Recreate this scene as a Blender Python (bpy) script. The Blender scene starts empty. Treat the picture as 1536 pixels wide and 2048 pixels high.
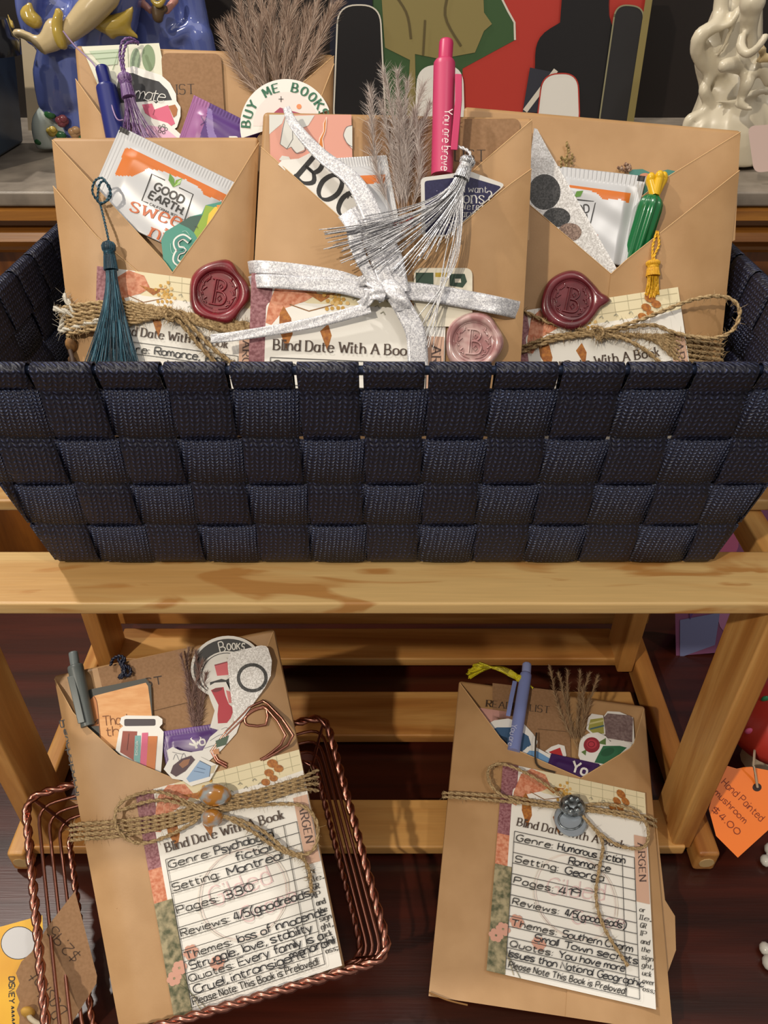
import bpy, bmesh, math, random
from mathutils import Vector, Matrix
random.seed(7)
SC = bpy.context.scene
COL = SC.collection
# ------------------------------------------------------------------ camera
FPX = 1540.0                      # focal length in pixels of the 1536 x 2048 frame
CAM = Vector((0, 0, .525))        # the table top is z = 0
PITCH = math.radians(37.6)
cd = bpy.data.cameras.new('camera'); cam = bpy.data.objects.new('camera', cd); COL.objects.link(cam)
cam.location = CAM; cam.rotation_euler = (math.pi/2 - PITCH, 0, 0)
cd.sensor_fit = 'VERTICAL'; cd.sensor_height = 24; cd.lens = 24*FPX/2048; cd.clip_start = .01
SC.camera = cam
# ------------------------------------------------------------------ light
w = bpy.data.worlds.new('world'); SC.world = w; w.use_nodes = True
w.node_tree.nodes['Background'].inputs[0].default_value = (1.0, .92, .83, 1)
w.node_tree.nodes['Background'].inputs[1].default_value = .37
def lamp(name, loc, target, watt, size, col, angle=70, blend=.5):
    d = bpy.data.lights.new(name, 'SPOT'); d.energy = watt; d.shadow_soft_size = size; d.color = col
    d.spot_size = math.radians(angle); d.spot_blend = blend
    o = bpy.data.objects.new(name, d); COL.objects.link(o); o.location = loc
    o.rotation_euler = (Vector(target)-Vector(loc)).to_track_quat('-Z', 'Y').to_euler()
def area(name, loc, target, watt, sx, sy, col):
    d = bpy.data.lights.new(name, 'AREA'); d.energy = watt; d.shape = 'RECTANGLE'; d.size = sx; d.size_y = sy; d.color = col
    o = bpy.data.objects.new(name, d); COL.objects.link(o); o.location = loc
    o.rotation_euler = (Vector(target)-Vector(loc)).to_track_quat('-Z', 'Y').to_euler()
lamp('ceiling_spot_front', (-.95, -.85, 1.65), (0, .36, .2), 96, .03, (1, .89, .73), 60)
lamp('ceiling_spot_back', (-.95, .75, 1.9), (-.1, .35, .3), 84, .03, (1, .94, .86), 60)
lamp('ceiling_spot_right', (.8, -.5, 2.0), (.05, .5, .3), 24, .05, (1, .93, .84), 70)
area('soft_fill', (.0, .1, 2.3), (0, .35, .2), 9, 1.6, 1.2, (1, .94, .87))  # unseen soft fill light, added to lift the shade
SC.view_settings.view_transform = 'Standard'; SC.view_settings.look = 'None'
SC.view_settings.exposure = -0.22; SC.view_settings.gamma = 1; SC.view_settings.use_curve_mapping = False
# ------------------------------------------------------------------ projection of photo pixels onto real planes
CP, SP = math.cos(PITCH), math.sin(PITCH)
def ray(px, py):
    X = (px-768)/FPX; Y = -(py-1024)/FPX
    return Vector((X, CP+Y*SP, -SP+Y*CP))
class Plane:
    def __init__(s, p, n): s.p = Vector(p); s.n = Vector(n).normalized()
    def __call__(s, px, py, h=0.0):
        d = ray(px, py); return CAM + d*(((s.p+s.n*h-CAM).dot(s.n))/d.dot(s.n))
    def scale(s, px, py, h=0.0):
        d = ray(px, py); return ((s.p+s.n*h-CAM).dot(s.n))/d.dot(s.n)/FPX
def lean(y0, z0, deg):            # a plane leaning back by deg from the vertical
    a = math.radians(deg); return Plane((0, y0, z0), (0, -math.cos(a), math.sin(a)))
def zplane(z): return Plane((0, 0, z), (0, 0, 1))
def yplane(y): return Plane((0, y, 0), (0, -1, 0))
class Crop:                       # coordinates read from an enlarged view of the photo
    def __init__(s, x, y, k): s.x, s.y, s.k = x, y, k
    def __call__(s, pts):
        if isinstance(pts[0], (int, float)): return (s.x+pts[0]/s.k, s.y+pts[1]/s.k)
        return [(s.x+a/s.k, s.y+b/s.k) for a, b in pts]
ID = Crop(0, 0, 1)
# ------------------------------------------------------------------ materials
def lin(c): return c/12.92 if c <= .04045 else ((c+.055)/1.055)**2.4
def rgb(hx): return tuple(lin(int(hx[i:i+2], 16)/255) for i in (0, 2, 4)) + (1,)
MC = {}
def newmat(name):
    m = bpy.data.materials.new(name); m.use_nodes = True
    return m, m.node_tree.nodes, m.node_tree.links, m.node_tree.nodes['Principled BSDF']
def pm(hx, rough=.6, metal=0.0, **kw):       # plain coloured paper, plastic or paint
    key = (hx, rough, metal, tuple(sorted(kw.items())))
    if key in MC: return MC[key]
    m, N, L, B = newmat('paint_'+hx)
    B.inputs['Base Color'].default_value = rgb(hx); B.inputs['Roughness'].default_value = rough; B.inputs['Metallic'].default_value = metal
    for k, v in kw.items(): B.inputs[k.replace('_', ' ')].default_value = v
    MC[key] = m; return m
def nmat(name, c1, c2, scale=(60, 60, 60), detail=4, rough=.6, bump=0.0, bscale=None, metal=0.0, lo=.35, hi=.65, dist=0.0, coat=0.0, bdist=.0006, sheen=0.0):
    if name in MC: return MC[name]
    m, N, L, B = newmat(name)
    tc = N.new('ShaderNodeTexCoord'); mp = N.new('ShaderNodeMapping'); mp.inputs['Scale'].default_value = scale
    nz = N.new('ShaderNodeTexNoise'); nz.inputs['Scale'].default_value = 1; nz.inputs['Detail'].default_value = detail; nz.inputs['Distortion'].default_value = dist
    rp = N.new('ShaderNodeValToRGB'); rp.color_ramp.elements[0].position = lo; rp.color_ramp.elements[1].position = hi
    rp.color_ramp.elements[0].color = rgb(c1); rp.color_ramp.elements[1].color = rgb(c2)
    L.new(tc.outputs['Object'], mp.inputs[0]); L.new(mp.outputs[0], nz.inputs[0]); L.new(nz.outputs[0], rp.inputs[0]); L.new(rp.outputs[0], B.inputs['Base Color'])
    B.inputs['Roughness'].default_value = rough; B.inputs['Metallic'].default_value = metal; B.inputs['Coat Weight'].default_value = coat
    B.inputs['Sheen Weight'].default_value = sheen
    if bump:
        mp2 = N.new('ShaderNodeMapping'); mp2.inputs['Scale'].default_value = bscale or scale
        n2 = N.new('ShaderNodeTexNoise'); n2.inputs['Scale'].default_value = 1; n2.inputs['Detail'].default_value = 3
        bp = N.new('ShaderNodeBump'); bp.inputs['Strength'].default_value = bump; bp.inputs['Distance'].default_value = bdist
        L.new(tc.outputs['Object'], mp2.inputs[0]); L.new(mp2.outputs[0], n2.inputs[0]); L.new(n2.outputs[0], bp.inputs['Height']); L.new(bp.outputs[0], B.inputs['Normal'])
    MC[name] = m; return m
def glitter(name, c1, c2, scale=1500, rough=.35, metal=.3, bump=.6):
    if name in MC: return MC[name]
    m, N, L, B = newmat(name)
    tc = N.new('ShaderNodeTexCoord'); v = N.new('ShaderNodeTexVoronoi'); v.inputs['Scale'].default_value = scale
    rp = N.new('ShaderNodeValToRGB'); rp.color_ramp.elements[0].color = rgb(c1); rp.color_ramp.elements[1].color = rgb(c2)
    rp.color_ramp.elements[0].position = .25; rp.color_ramp.elements[1].position = .85
    bp = N.new('ShaderNodeBump'); bp.inputs['Strength'].default_value = bump; bp.inputs['Distance'].default_value = .0008
    L.new(tc.outputs['Object'], v.inputs['Vector']); L.new(v.outputs['Color'], rp.inputs[0]); L.new(rp.outputs[0], B.inputs['Base Color'])
    L.new(v.outputs['Color'], bp.inputs['Height']); L.new(bp.outputs[0], B.inputs['Normal'])
    B.inputs['Roughness'].default_value = rough; B.inputs['Metallic'].default_value = metal
    MC[name] = m; return m
def pine(name, axis, c1='bf8544', c2='d6a25e', c3='9f622c', figured=False):
    if name in MC: return MC[name]
    m, N, L, B = newmat(name)
    tc = N.new('ShaderNodeTexCoord'); mp = N.new('ShaderNodeMapping')
    sc = [34.0, 34.0, 34.0]; sc[axis] = 3.6; mp.inputs['Scale'].default_value = sc
    nz = N.new('ShaderNodeTexNoise'); nz.inputs['Scale'].default_value = 1; nz.inputs['Detail'].default_value = 5; nz.inputs['Distortion'].default_value = .8
    rp = N.new('ShaderNodeValToRGB'); e = rp.color_ramp.elements
    e[0].position = .30; e[0].color = rgb(c3); e[1].position = .72; e[1].color = rgb(c2)
    x = rp.color_ramp.elements.new(.46); x.color = rgb(c1)
    y = rp.color_ramp.elements.new(.56); y.color = rgb(c2)
    mp2 = N.new('ShaderNodeMapping'); s2 = [700.0, 700.0, 700.0]; s2[axis] = 25; mp2.inputs['Scale'].default_value = s2
    n2 = N.new('ShaderNodeTexNoise'); n2.inputs['Scale'].default_value = 1; n2.inputs['Detail'].default_value = 3
    mix = N.new('ShaderNodeMixRGB'); mix.blend_type = 'MULTIPLY'; mix.inputs[0].default_value = .25
    bp = N.new('ShaderNodeBump'); bp.inputs['Strength'].default_value = .15; bp.inputs['Distance'].default_value = .0005
    L.new(tc.outputs['Object'], mp.inputs[0]); L.new(mp.outputs[0], nz.inputs[0]); L.new(nz.outputs[0], rp.inputs[0])
    L.new(tc.outputs['Object'], mp2.inputs[0]); L.new(mp2.outputs[0], n2.inputs[0])
    base = rp.outputs[0]
    if figured:                      # broad brown figure where the saw cut across the rings
        mp3 = N.new('ShaderNodeMapping'); mp3.inputs['Scale'].default_value = (11, 34, 34); mp3.inputs['Location'].default_value = (3.1, .4, 0)
        n3 = N.new('ShaderNodeTexNoise'); n3.inputs['Scale'].default_value = 1; n3.inputs['Detail'].default_value = 3; n3.inputs['Distortion'].default_value = 1.6
        r3 = N.new('ShaderNodeValToRGB'); r3.color_ramp.elements[0].position = .56; r3.color_ramp.elements[1].position = .64
        mx = N.new('ShaderNodeMixRGB'); mx.inputs[2].default_value = rgb('bb864a')
        L.new(tc.outputs['Object'], mp3.inputs[0]); L.new(mp3.outputs[0], n3.inputs[0]); L.new(n3.outputs[0], r3.inputs[0]); L.new(r3.outputs[0], mx.inputs[0]); L.new(base, mx.inputs[1]); base = mx.outputs[0]
    L.new(base, mix.inputs[1]); L.new(n2.outputs[0], mix.inputs[2]); L.new(mix.outputs[0], B.inputs['Base Color'])
    L.new(n2.outputs[0], bp.inputs['Height']); L.new(bp.outputs[0], B.inputs['Normal'])
    B.inputs['Roughness'].default_value = .42
    MC[name] = m; return m
def strapmat(name, base, peak, fu, fv, amount):   # knitted nylon webbing: small stitches in rows, highlights painted on their peaks
    m, N, L, B = newmat(name)
    tc = N.new('ShaderNodeTexCoord'); sx = N.new('ShaderNodeSeparateXYZ'); L.new(tc.outputs['Object'], sx.inputs[0])
    def math_(op, a, b=None):
        n = N.new('ShaderNodeMath'); n.operation = op
        for i, q in enumerate((a, b)):
            if q is None: continue
            if isinstance(q, (int, float)): n.inputs[i].default_value = q
            else: L.new(q, n.inputs[i])
        return n.outputs[0]
    u = math_('ADD', sx.outputs[0], sx.outputs[1]); v = sx.outputs[2]
    nz = N.new('ShaderNodeTexNoise'); nz.inputs['Scale'].default_value = 260; nz.inputs['Detail'].default_value = 2; L.new(tc.outputs['Object'], nz.inputs[0])
    wob = math_('MULTIPLY', nz.outputs[0], 3.2)
    su = math_('SINE', math_('ADD', math_('MULTIPLY', u, fu), wob))
    zig = math_('MULTIPLY', math_('SINE', math_('MULTIPLY', u, fu*.5)), 1.3)
    sv = math_('SINE', math_('ADD', math_('ADD', math_('MULTIPLY', v, fv), zig), wob))
    h = math_('MULTIPLY', math_('ADD', su, 1.0), math_('ADD', sv, 1.0))       # 0..4
    n2 = N.new('ShaderNodeTexNoise'); n2.inputs['Scale'].default_value = 1100; n2.inputs['Detail'].default_value = 1; L.new(tc.outputs['Object'], n2.inputs[0])
    pk = math_('MULTIPLY', h, n2.outputs[0])
    rp = N.new('ShaderNodeValToRGB'); rp.color_ramp.elements[0].position = .5; rp.color_ramp.elements[0].color = rgb(base)
    rp.color_ramp.elements[1].position = 1.0; rp.color_ramp.elements[1].color = rgb(peak)
    L.new(math_('MULTIPLY', pk, .5), rp.inputs[0]); L.new(rp.outputs[0], B.inputs['Base Color'])
    bp = N.new('ShaderNodeBump'); bp.inputs['Strength'].default_value = amount; bp.inputs['Distance'].default_value = .0012
    L.new(h, bp.inputs['Height']); L.new(bp.outputs[0], B.inputs['Normal'])
    B.inputs['Roughness'].default_value = .5
    MC[name] = m; return m
KRAFT = nmat('kraft_paper', 'ad865a', 'b99266', (35, 35, 35), 3, .5, .12, (900, 900, 900), bdist=.0003)
KRAFTD = nmat('kraft_card', '8d6a49', '977352', (600, 600, 600), 2, .8)
WHITE = pm('e9e7e2', .5); INK = pm('26231f', .6); PAPER = pm('ece9e2', .6)
TWINE = nmat('jute_twine', '8e7450', 'c0a67c', (900, 900, 900), 2, .9)
SILVER = nmat('silver_thread', 'b4b3b6', 'f0f0f2', (1500, 1500, 1500), 1, .35, metal=.4)
RIBBON = glitter('silver_ribbon', 'b8b8bf', 'f6f6f9', 1900, .36, .2, .3)
WAX = nmat('burgundy_wax', '66141d', '842530', (120, 120, 120), 2, .3, coat=.3)
NAVY_H = strapmat('navy_webbing_across', '171b33', '7484b0', 3000, 3400, .6)
NAVY_V = strapmat('navy_webbing_upright', '0f1023', '3f486e', 2600, 2600, .35)
COPPER = pm('ad7767', .27, 1.0)
PINE_X, PINE_Y, PINE_Z = pine('pine_along_x', 0), pine('pine_along_y', 1), pine('pine_along_z', 2)
# ------------------------------------------------------------------ objects
def tag(o, label=None, cat=None, group=None, kind=None):
    if label: o['label'] = label
    if cat: o['category'] = cat
    if group: o['group'] = group
    if kind: o['kind'] = kind
    return o
def thing(name, label, cat, loc, group=None):
    o = bpy.data.objects.new(name, None); COL.objects.link(o); o.location = loc; o.empty_display_size = .01
    return tag(o, label, cat, group)
def wloc(o):
    v = Vector((0, 0, 0))
    while o: v = v + o.location; o = o.parent
    return v
class MB:
    def __init__(s): s.v = []; s.f = []; s.m = []; s.sm = []
    def face(s, pts, mat, smooth=False):
        b = len(s.v); s.v += [Vector(p) for p in pts]; s.f.append(list(range(b, b+len(pts)))); s.m.append(mat); s.sm.append(smooth)
    def grid(s, rows, mat, smooth=True, closed_u=False, closed_v=False):
        b = len(s.v); n = len(rows); k = len(rows[0])
        for r in rows: s.v += [Vector(p) for p in r]
        for i in range(n if closed_u else n-1):
            for j in range(k if closed_v else k-1):
                s.f.append([b+i*k+j, b+i*k+(j+1) % k, b+((i+1) % n)*k+(j+1) % k, b+((i+1) % n)*k+j]); s.m.append(mat); s.sm.append(smooth)
    def tube(s, pts, r, mat, n=8, closed=False, caps=True, flat=1.0):
        pts = [Vector(p) for p in pts]; k = len(pts)
        rad = r if isinstance(r, (list, tuple)) else [r]*k
        rows = []; up = None
        for i, p in enumerate(pts):
            a = pts[(i-1) % k] if (closed or i > 0) else p; c = pts[(i+1) % k] if (closed or i < k-1) else p
            t = (c-a); t = t.normalized() if t.length > 1e-9 else Vector((0, 0, 1))
            if up is None: up = t.orthogonal().normalized()
            up = (up - t*up.dot(t)); up = up.normalized() if up.length > 1e-6 else t.orthogonal().normalized()
            sd = t.cross(up)
            rows.append([p+(up*math.cos(2*math.pi*j/n)+sd*math.sin(2*math.pi*j/n)*flat)*rad[i] for j in range(n)])
        s.grid(rows, mat, True, closed, True)
        if caps and not closed:
            b = len(s.v)
            s.face(list(reversed(rows[0])), mat); s.face(rows[-1], mat)
    def box(s, x0, x1, y0, y1, z0, z1, mat):
        c = [Vector((x, y, z)) for z in (z0, z1) for y in (y0, y1) for x in (x0, x1)]
        s.hexa(c, mat)
    def hexa(s, c, mat):           # 8 corners: x fastest, then y, then z
        b = len(s.v); s.v += c
        for f in ((0, 2, 3, 1), (4, 5, 7, 6), (0, 1, 5, 4), (2, 6, 7, 3), (0, 4, 6, 2), (1, 3, 7, 5)):
            s.f.append([b+i for i in f]); s.m.append(mat); s.sm.append(False)
    def slab(s, top, bot, mat, side=None):     # polygon top with a polygon below it
        k = len(top); s.face(top, mat); s.face(list(reversed(bot)), side or mat)
        for i in range(k): s.face([top[i], bot[i], bot[(i+1) % k], top[(i+1) % k]], side or mat)
    def ball(s, c, r, mat, n=10, m=8, sc=(1, 1, 1)):
        rows = []
        for i in range(m+1):
            a = math.pi*i/m
            rows.append([Vector(c)+Vector((sc[0]*r*math.sin(a)*math.cos(2*math.pi*j/n), sc[1]*r*math.sin(a)*math.sin(2*math.pi*j/n), sc[2]*r*math.cos(a))) for j in range(n)])
        s.grid(rows, mat, True, False, True)
    def build(s, name, parent=None, origin=None, bevel=0.0, seg=2, weld=False):
        if parent is not None: org = wloc(parent)
        elif origin is not None: org = Vector(origin)
        else:
            xs = [p.x for p in s.v]; ys = [p.y for p in s.v]; zs = [p.z for p in s.v]
            org = Vector(((min(xs)+max(xs))/2, (min(ys)+max(ys))/2, min(zs)))
        me = bpy.data.meshes.new(name); me.from_pydata([tuple(p-org) for p in s.v], [], s.f)
        mats = []; idx = []
        for q in s.m:
            if q not in mats: mats.append(q)
            idx.append(mats.index(q))
        for q in mats: me.materials.append(q)
        me.polygons.foreach_set('material_index', idx); me.polygons.foreach_set('use_smooth', s.sm)
        bm = bmesh.new(); bm.from_mesh(me)
        if weld: bmesh.ops.remove_doubles(bm, verts=bm.verts, dist=1e-6)
        bmesh.ops.recalc_face_normals(bm, faces=bm.faces) if weld else None
        bm.to_mesh(me); bm.free(); me.update()
        o = bpy.data.objects.new(name, me); COL.objects.link(o)
        if parent is not None: o.parent = parent
        else: o.location = org
        if bevel:
            b = o.modifiers.new('bevel', 'BEVEL'); b.width = bevel; b.segments = seg; b.limit_method = 'ANGLE'; b.angle_limit = math.radians(40)
            for p in me.polygons: p.use_smooth = True
            wn = o.modifiers.new('normals', 'WEIGHTED_NORMAL')
        return o
def cat(pts, n=6, closed=False):     # Catmull-Rom through points of any dimension
    P = [tuple(p) for p in pts]; k = len(P); out = []
    if k < 3 and not closed: return P
    for i in range(k if closed else k-1):
        a = P[(i-1) % k] if (closed or i > 0) else P[0]; b = P[i]; c = P[(i+1) % k]; d = P[(i+2) % k] if (closed or i+2 < k) else P[-1]
        for j in range(n):
            t = j/n
            out.append(tuple(.5*(2*q+(r-p)*t+(2*p-5*q+4*r-s)*t*t+(3*q-p-3*r+s)*t**3) for p, q, r, s in zip(a, b, c, d)))
    if not closed: out.append(P[-1])
    return out
def ell(c, rx, ry=None, rot=0, n=28, a0=0, a1=360):
    ry = ry or rx; out = []; q = math.radians(rot); full = (a1-a0) >= 360
    for i in range(n if full else n+1):
        a = math.radians(a0+(a1-a0)*i/n); x, y = rx*math.cos(a), ry*math.sin(a)
        out.append((c[0]+x*math.cos(q)-y*math.sin(q), c[1]+x*math.sin(q)+y*math.cos(q)))
    return out
def rrect(p, r, n=4):                # polygon with rounded corners
    out = []; k = len(p)
    for i in range(k):
        a, b, c = Vector(p[i-1]), Vector(p[i]), Vector(p[(i+1) % k])
        u = (a-b); v = (c-b); q = min(r, u.length*.45, v.length*.45); s, e = b+u.normalized()*q, b+v.normalized()*q
        for j in range(n+1):
            t = j/n; out.append(tuple(s*(1-t)**2+b*2*t*(1-t)+e*t*t))
    return out
def rope(mb, pts, r, mat, strands=2, pitch=7.0, n=5, fuzz=0, fm=None):   # twisted strands along a 3D path
    pts = [Vector(p) for p in pts]; L = [0]
    for a, b in zip(pts, pts[1:]): L.append(L[-1]+(b-a).length)
    tot = L[-1]; steps = max(8, int(tot/(r*1.1))); steps = min(steps, 900)
    fine = []; i = 0
    for k in range(steps+1):
        s = tot*k/steps
        while i < len(L)-2 and L[i+1] < s: i += 1
        t = (s-L[i])/max(1e-9, L[i+1]-L[i]); fine.append(pts[i].lerp(pts[i+1], t))
    up = None; fr = []
    for k, p in enumerate(fine):
        t = (fine[min(k+1, steps)]-fine[max(k-1, 0)]).normalized()
        if up is None: up = t.orthogonal().normalized()
        up = (up-t*up.dot(t)).normalized(); fr.append((p, up.copy(), t.cross(up)))
    for q in range(strands):
        path = []
        for k, (p, a, b) in enumerate(fr):
            an = 2*math.pi*(q/strands+tot*k/steps/(pitch*r)); path.append(p+(a*math.cos(an)+b*math.sin(an))*r*.5)
        mb.tube(path, r*.62, mat, n)
    for _ in range(fuzz):
        p, a, b = random.choice(fr); an = random.random()*6.28; d = a*math.cos(an)+b*math.sin(an)
        e = p+d*r*random.uniform(1.6, 3.4)+Vector((random.uniform(-1, 1), random.uniform(-1, 1), random.uniform(-1, 1)))*r*1.5
        mb.tube([p, (p+e)/2+d*r*.3, e], [.00012, .0001, .00005], fm or mat, 3)
# ------------------------------------------------------------------ lettering: a pen-stroke alphabet
GL = {'a':'4:~4h3i1i0g0e1d3d4f 4i4d','b':'4:0l0d ~0g1i3i4g4e3d1d0e','c':'4:~4h3i1i0g0e1d3d4e','d':'4:~4g3i1i0g0e1d3d4e 4l4d','e':'4:~0g4g4h3i1i0g0e1d3d4e',
'f':'3:~3l2l1k1i1d 0i3i','g':'4:~4g3i1i0g0e1d3d4e ~4i4d4b3a1a0b','h':'4:0l0d ~0g1i3i4g4d','i':'0:0i0d 0k0l','j':'1:~1i1b0a 1k1l','k':'3:0l0d 3i0f 1g3d','l':'0:0l0d',
'm':'6:0i0d ~0g1i2i3g3d ~3g4i5i6g6d','n':'4:0i0d ~0g1i3i4g4d','o':'4:~2i0h0e2d4e4h2i','p':'4:0i0a ~0g1i3i4g4e3d1d0e','q':'4:4i4a ~4g3i1i0g0e1d3d4e','r':'3:0i0d ~0g1i3i',
's':'4:~4h3i1i0h1g3f4e3d1d0e','t':'3:~1k1e2d3d 0i3i','u':'4:~0i0e1d3d4e 4i4d','v':'4:0i2d4i','w':'6:0i1d3h5d6i','x':'4:0i4d 4i0d','y':'4:0i2d 4i1a','z':'4:0i4i0d4d',
'A':'6:0d3l6d 1g5g','B':'5:0d0l ~0l3l4j3h0h ~0h3h5f3d0d','C':'5:~5k4l2l0j0f2d4d5e','D':'5:0d0l ~0l3l5j5f3d0d','E':'5:5l0l0d5d 0h4h','F':'5:5l0l0d 0h4h','G':'5:~5k4l2l0j0f2d4d5f 5f5h3h',
'H':'5:0l0d 5l5d 0h5h','I':'0:0l0d','J':'4:~4l4f3d1d0f','K':'5:0l0d 5l0g 2h5d','L':'4:0l0d4d','M':'6:0d0l3f6l6d','N':'5:0d0l5d5l','O':'6:~3l1k0h1e3d5e6h5k3l','P':'5:0d0l ~0l4l5j4h0h',
'Q':'6:~3l1k0h1e3d5e6h5k3l 4f6d','R':'5:0d0l ~0l4l5j4h0h 2h5d','S':'5:~5k4l1l0j1h4h5f4d1d0e','T':'6:0l6l 3l3d','U':'5:~0l0f1d4d5f5l','V':'6:0l3d6l','W':'8:0l2d4j6d8l','X':'5:0l5d 5l0d',
'Y':'6:0l3h6l 3h3d','Z':'5:0l5l0d5d','0':'4:~2l0j0f2d4f4j2l','1':'2:0j2l2d','2':'4:~0k1l3l4j3h1f0d 0d4d','3':'4:~0k1l3l4j3h1h ~1h3h4f3d1d0e','4':'4:3d3l 2l0f4f','5':'4:4l0l0h ~0h2i4g4e3d1d0e',
'6':'4:~4k3l1k0g0e2d4e4g2h0g','7':'4:0l4l1d','8':'4:~2h0j2l4j2h0f2d4f2h','9':'4:~4i2h0i0k2l4k4i4d',':':'0:0d0e 0h0i','.':'0:0d0e',',':'1:1e0c','!':'0:0l0f 0d0e','/':'3:0d3l',
'(':'2:~2m0j0e2b',')':'2:~0m2j2e0b','?':'4:~0k1l3l4j2h2f 2d2e','$':'4:~4k1k0i4g3e0e 2m2c',"'":'0:0l0k','-':'3:0g3g',';':'1:1e0c 1h1i','~':'4:~0d2h4d1h3d'}
def ribbon(mb, P, pts, w, h, mat, closed=False, nib=None):
    if closed: pts = list(pts)+[pts[0], pts[1]]
    k = len(pts); L = []; R = []
    for i, p in enumerate(pts):
        a = pts[max(i-1, 0)]; c = pts[min(i+1, k-1)]
        if closed and i == 0: a = pts[-3]
        if closed and i == k-1: c = pts[2] if k > 3 else c
        dx, dy = c[0]-a[0], c[1]-a[1]; l = math.hypot(dx, dy) or 1
        nx, ny = -dy/l, dx/l; ww = w[i] if isinstance(w, list) else w
        if nib: ww = w*(nib[0]+(1-nib[0])*abs((dx*nib[1]+dy*nib[2])/l))
        L.append((p[0]+nx*ww/2, p[1]+ny*ww/2)); R.append((p[0]-nx*ww/2, p[1]-ny*ww/2))
    hs = h if isinstance(h, list) else [h]*k
    mb.grid([[P(*a, q), P(*b, q)] for a, b, q in zip(L, R, hs)], mat, False)
def text(mb, P, s, p0, p1, cap, h, mat, w, serif=False, jit=0.0, gap=1.7, flipy=1, slant=0.0):
    adv = 0; pos = []
    for ch in s:
        pos.append(adv)
        adv += 3.0 if ch == ' ' else int(GL[ch].split(':')[0] if ch != ':' else 0)+gap+(.4 if serif else 0)
    adv -= gap
    dx, dy = p1[0]-p0[0], p1[1]-p0[1]; l = math.hypot(dx, dy); ux, uy = dx/l, dy/l; vx, vy = uy*flipy, -ux*flipy
    kx = l/adv; ky = cap/8
    def tr(x, y): x += slant*y; return (p0[0]+ux*x*kx+vx*y*ky, p0[1]+uy*x*kx+vy*y*ky)
    for ch, x0 in zip(s, pos):
        if ch == ' ': continue
        body = GL[ch][2:]
        jx, jy = (random.uniform(-jit, jit) for _ in (0, 1))
        for st in body.split(' '):
            sm = st[0] == '~'; st = st[1:] if sm else st
            pts = [(int(st[i])+x0+jx, ord(st[i+1])-ord('d')+jy) for i in range(0, len(st), 2)]
            ends = (pts[0], pts[-1], pts[1], pts[-2])
            if sm: pts = cat(pts, 4)
            elif jit and len(pts) == 2: pts = cat([pts[0], ((pts[0][0]+pts[1][0])/2+random.uniform(-jit, jit), (pts[0][1]+pts[1][1])/2), pts[1]], 3)
            segs = [pts] if (sm or len(pts) == 4 and jit) else [pts[i:i+2] for i in range(len(pts)-1)]
            for sg in segs: ribbon(mb, P, [tr(*p) for p in sg], w, h, mat, nib=(.42, vx, vy) if serif else None)
            if serif and not sm:
                for e, q in ((ends[0], ends[2]), (ends[1], ends[3])):
                    if abs(e[1]-q[1]) > 2*abs(e[0]-q[0])*.6:
                        ribbon(mb, P, [tr(e[0]-1.0, e[1]), tr(e[0]+1.0, e[1])], w*.45, h+.00001, mat)
def sheet(P, name, label, catg, outline, base, h, layers=(), K=ID, t=.0004, group=None, parent=None, edge=None, step=.00007):
    """a thin printed piece (sticker, card, tag): outline and printing in photo pixels on the plane P"""
    mb = MB(); o = K(outline); mb.slab([P(*p, h+t) for p in o], [P(*p, h) for p in o], base, edge)
    draw(mb, P, layers, h+t, K, step)
    ob = mb.build(name, parent)
    if parent is None: tag(ob, label, catg, group)
    return ob
def draw(mb, P, layers, h, K=ID, step=.00007):
    for i, l in enumerate(layers):
        q = h+step*(i+1); kind = l[0]
        if kind == 'poly': mb.face([P(*p, q) for p in K(l[1])], l[2])
        elif kind == 'ell': mb.face([P(*p, q) for p in K(ell(*l[1]))], l[2])
        elif kind == 'line': ribbon(mb, P, K(cat(l[1], 5) if len(l) > 4 and l[4] == 's' else l[1]), l[2]/K.k, q, l[3])
        elif kind == 'loop': ribbon(mb, P, K(l[1]), l[2]/K.k, q, l[3], closed=True)
        elif kind == 'text':
            kw = l[7] if len(l) > 7 else {}
            text(mb, P, l[1], K(l[2]), K(l[3]), l[4]/K.k, q, l[5], l[6]/K.k, **kw)
# ================================================================== the setting
DARKWALL = nmat('dark_wall', '1d1614', '2a201c', (3, 3, 3), 2, .8)
mb = MB(); mb.box(-2.4, 2.4, 1.30, 1.36, -.75, 2.6, DARKWALL); tag(mb.build('wall_back'), kind='structure')
mb = MB(); mb.box(-2.4, 2.4, -1.6, 1.36, -.79, -.75, nmat('floor_boards', '3a2a1e', '4a3626', (2, 14, 2), 3, .6)); tag(mb.build('floor'), kind='structure')
MAHOG = nmat('mahogany', '2a0f08', '46190d', (5, 60, 60), 5, .33, .08, (30, 900, 900), coat=.25, dist=.4)
T = thing('table', 'dark red-brown polished wooden table under everything', 'table', (0, .3, 0))
mb = MB(); mb.box(-.75, .75, -.10, .575, -.035, 0, MAHOG); mb.build('table_top', T, bevel=.004)
for sx in (-1, 1):
    for sy in (0, 1):
        mb = MB(); x = sx*.68; y = -.04+sy*.55; mb.box(x-.03, x+.03, y-.03, y+.03, -.75, -.035, MAHOG); mb.build('leg', T)
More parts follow.
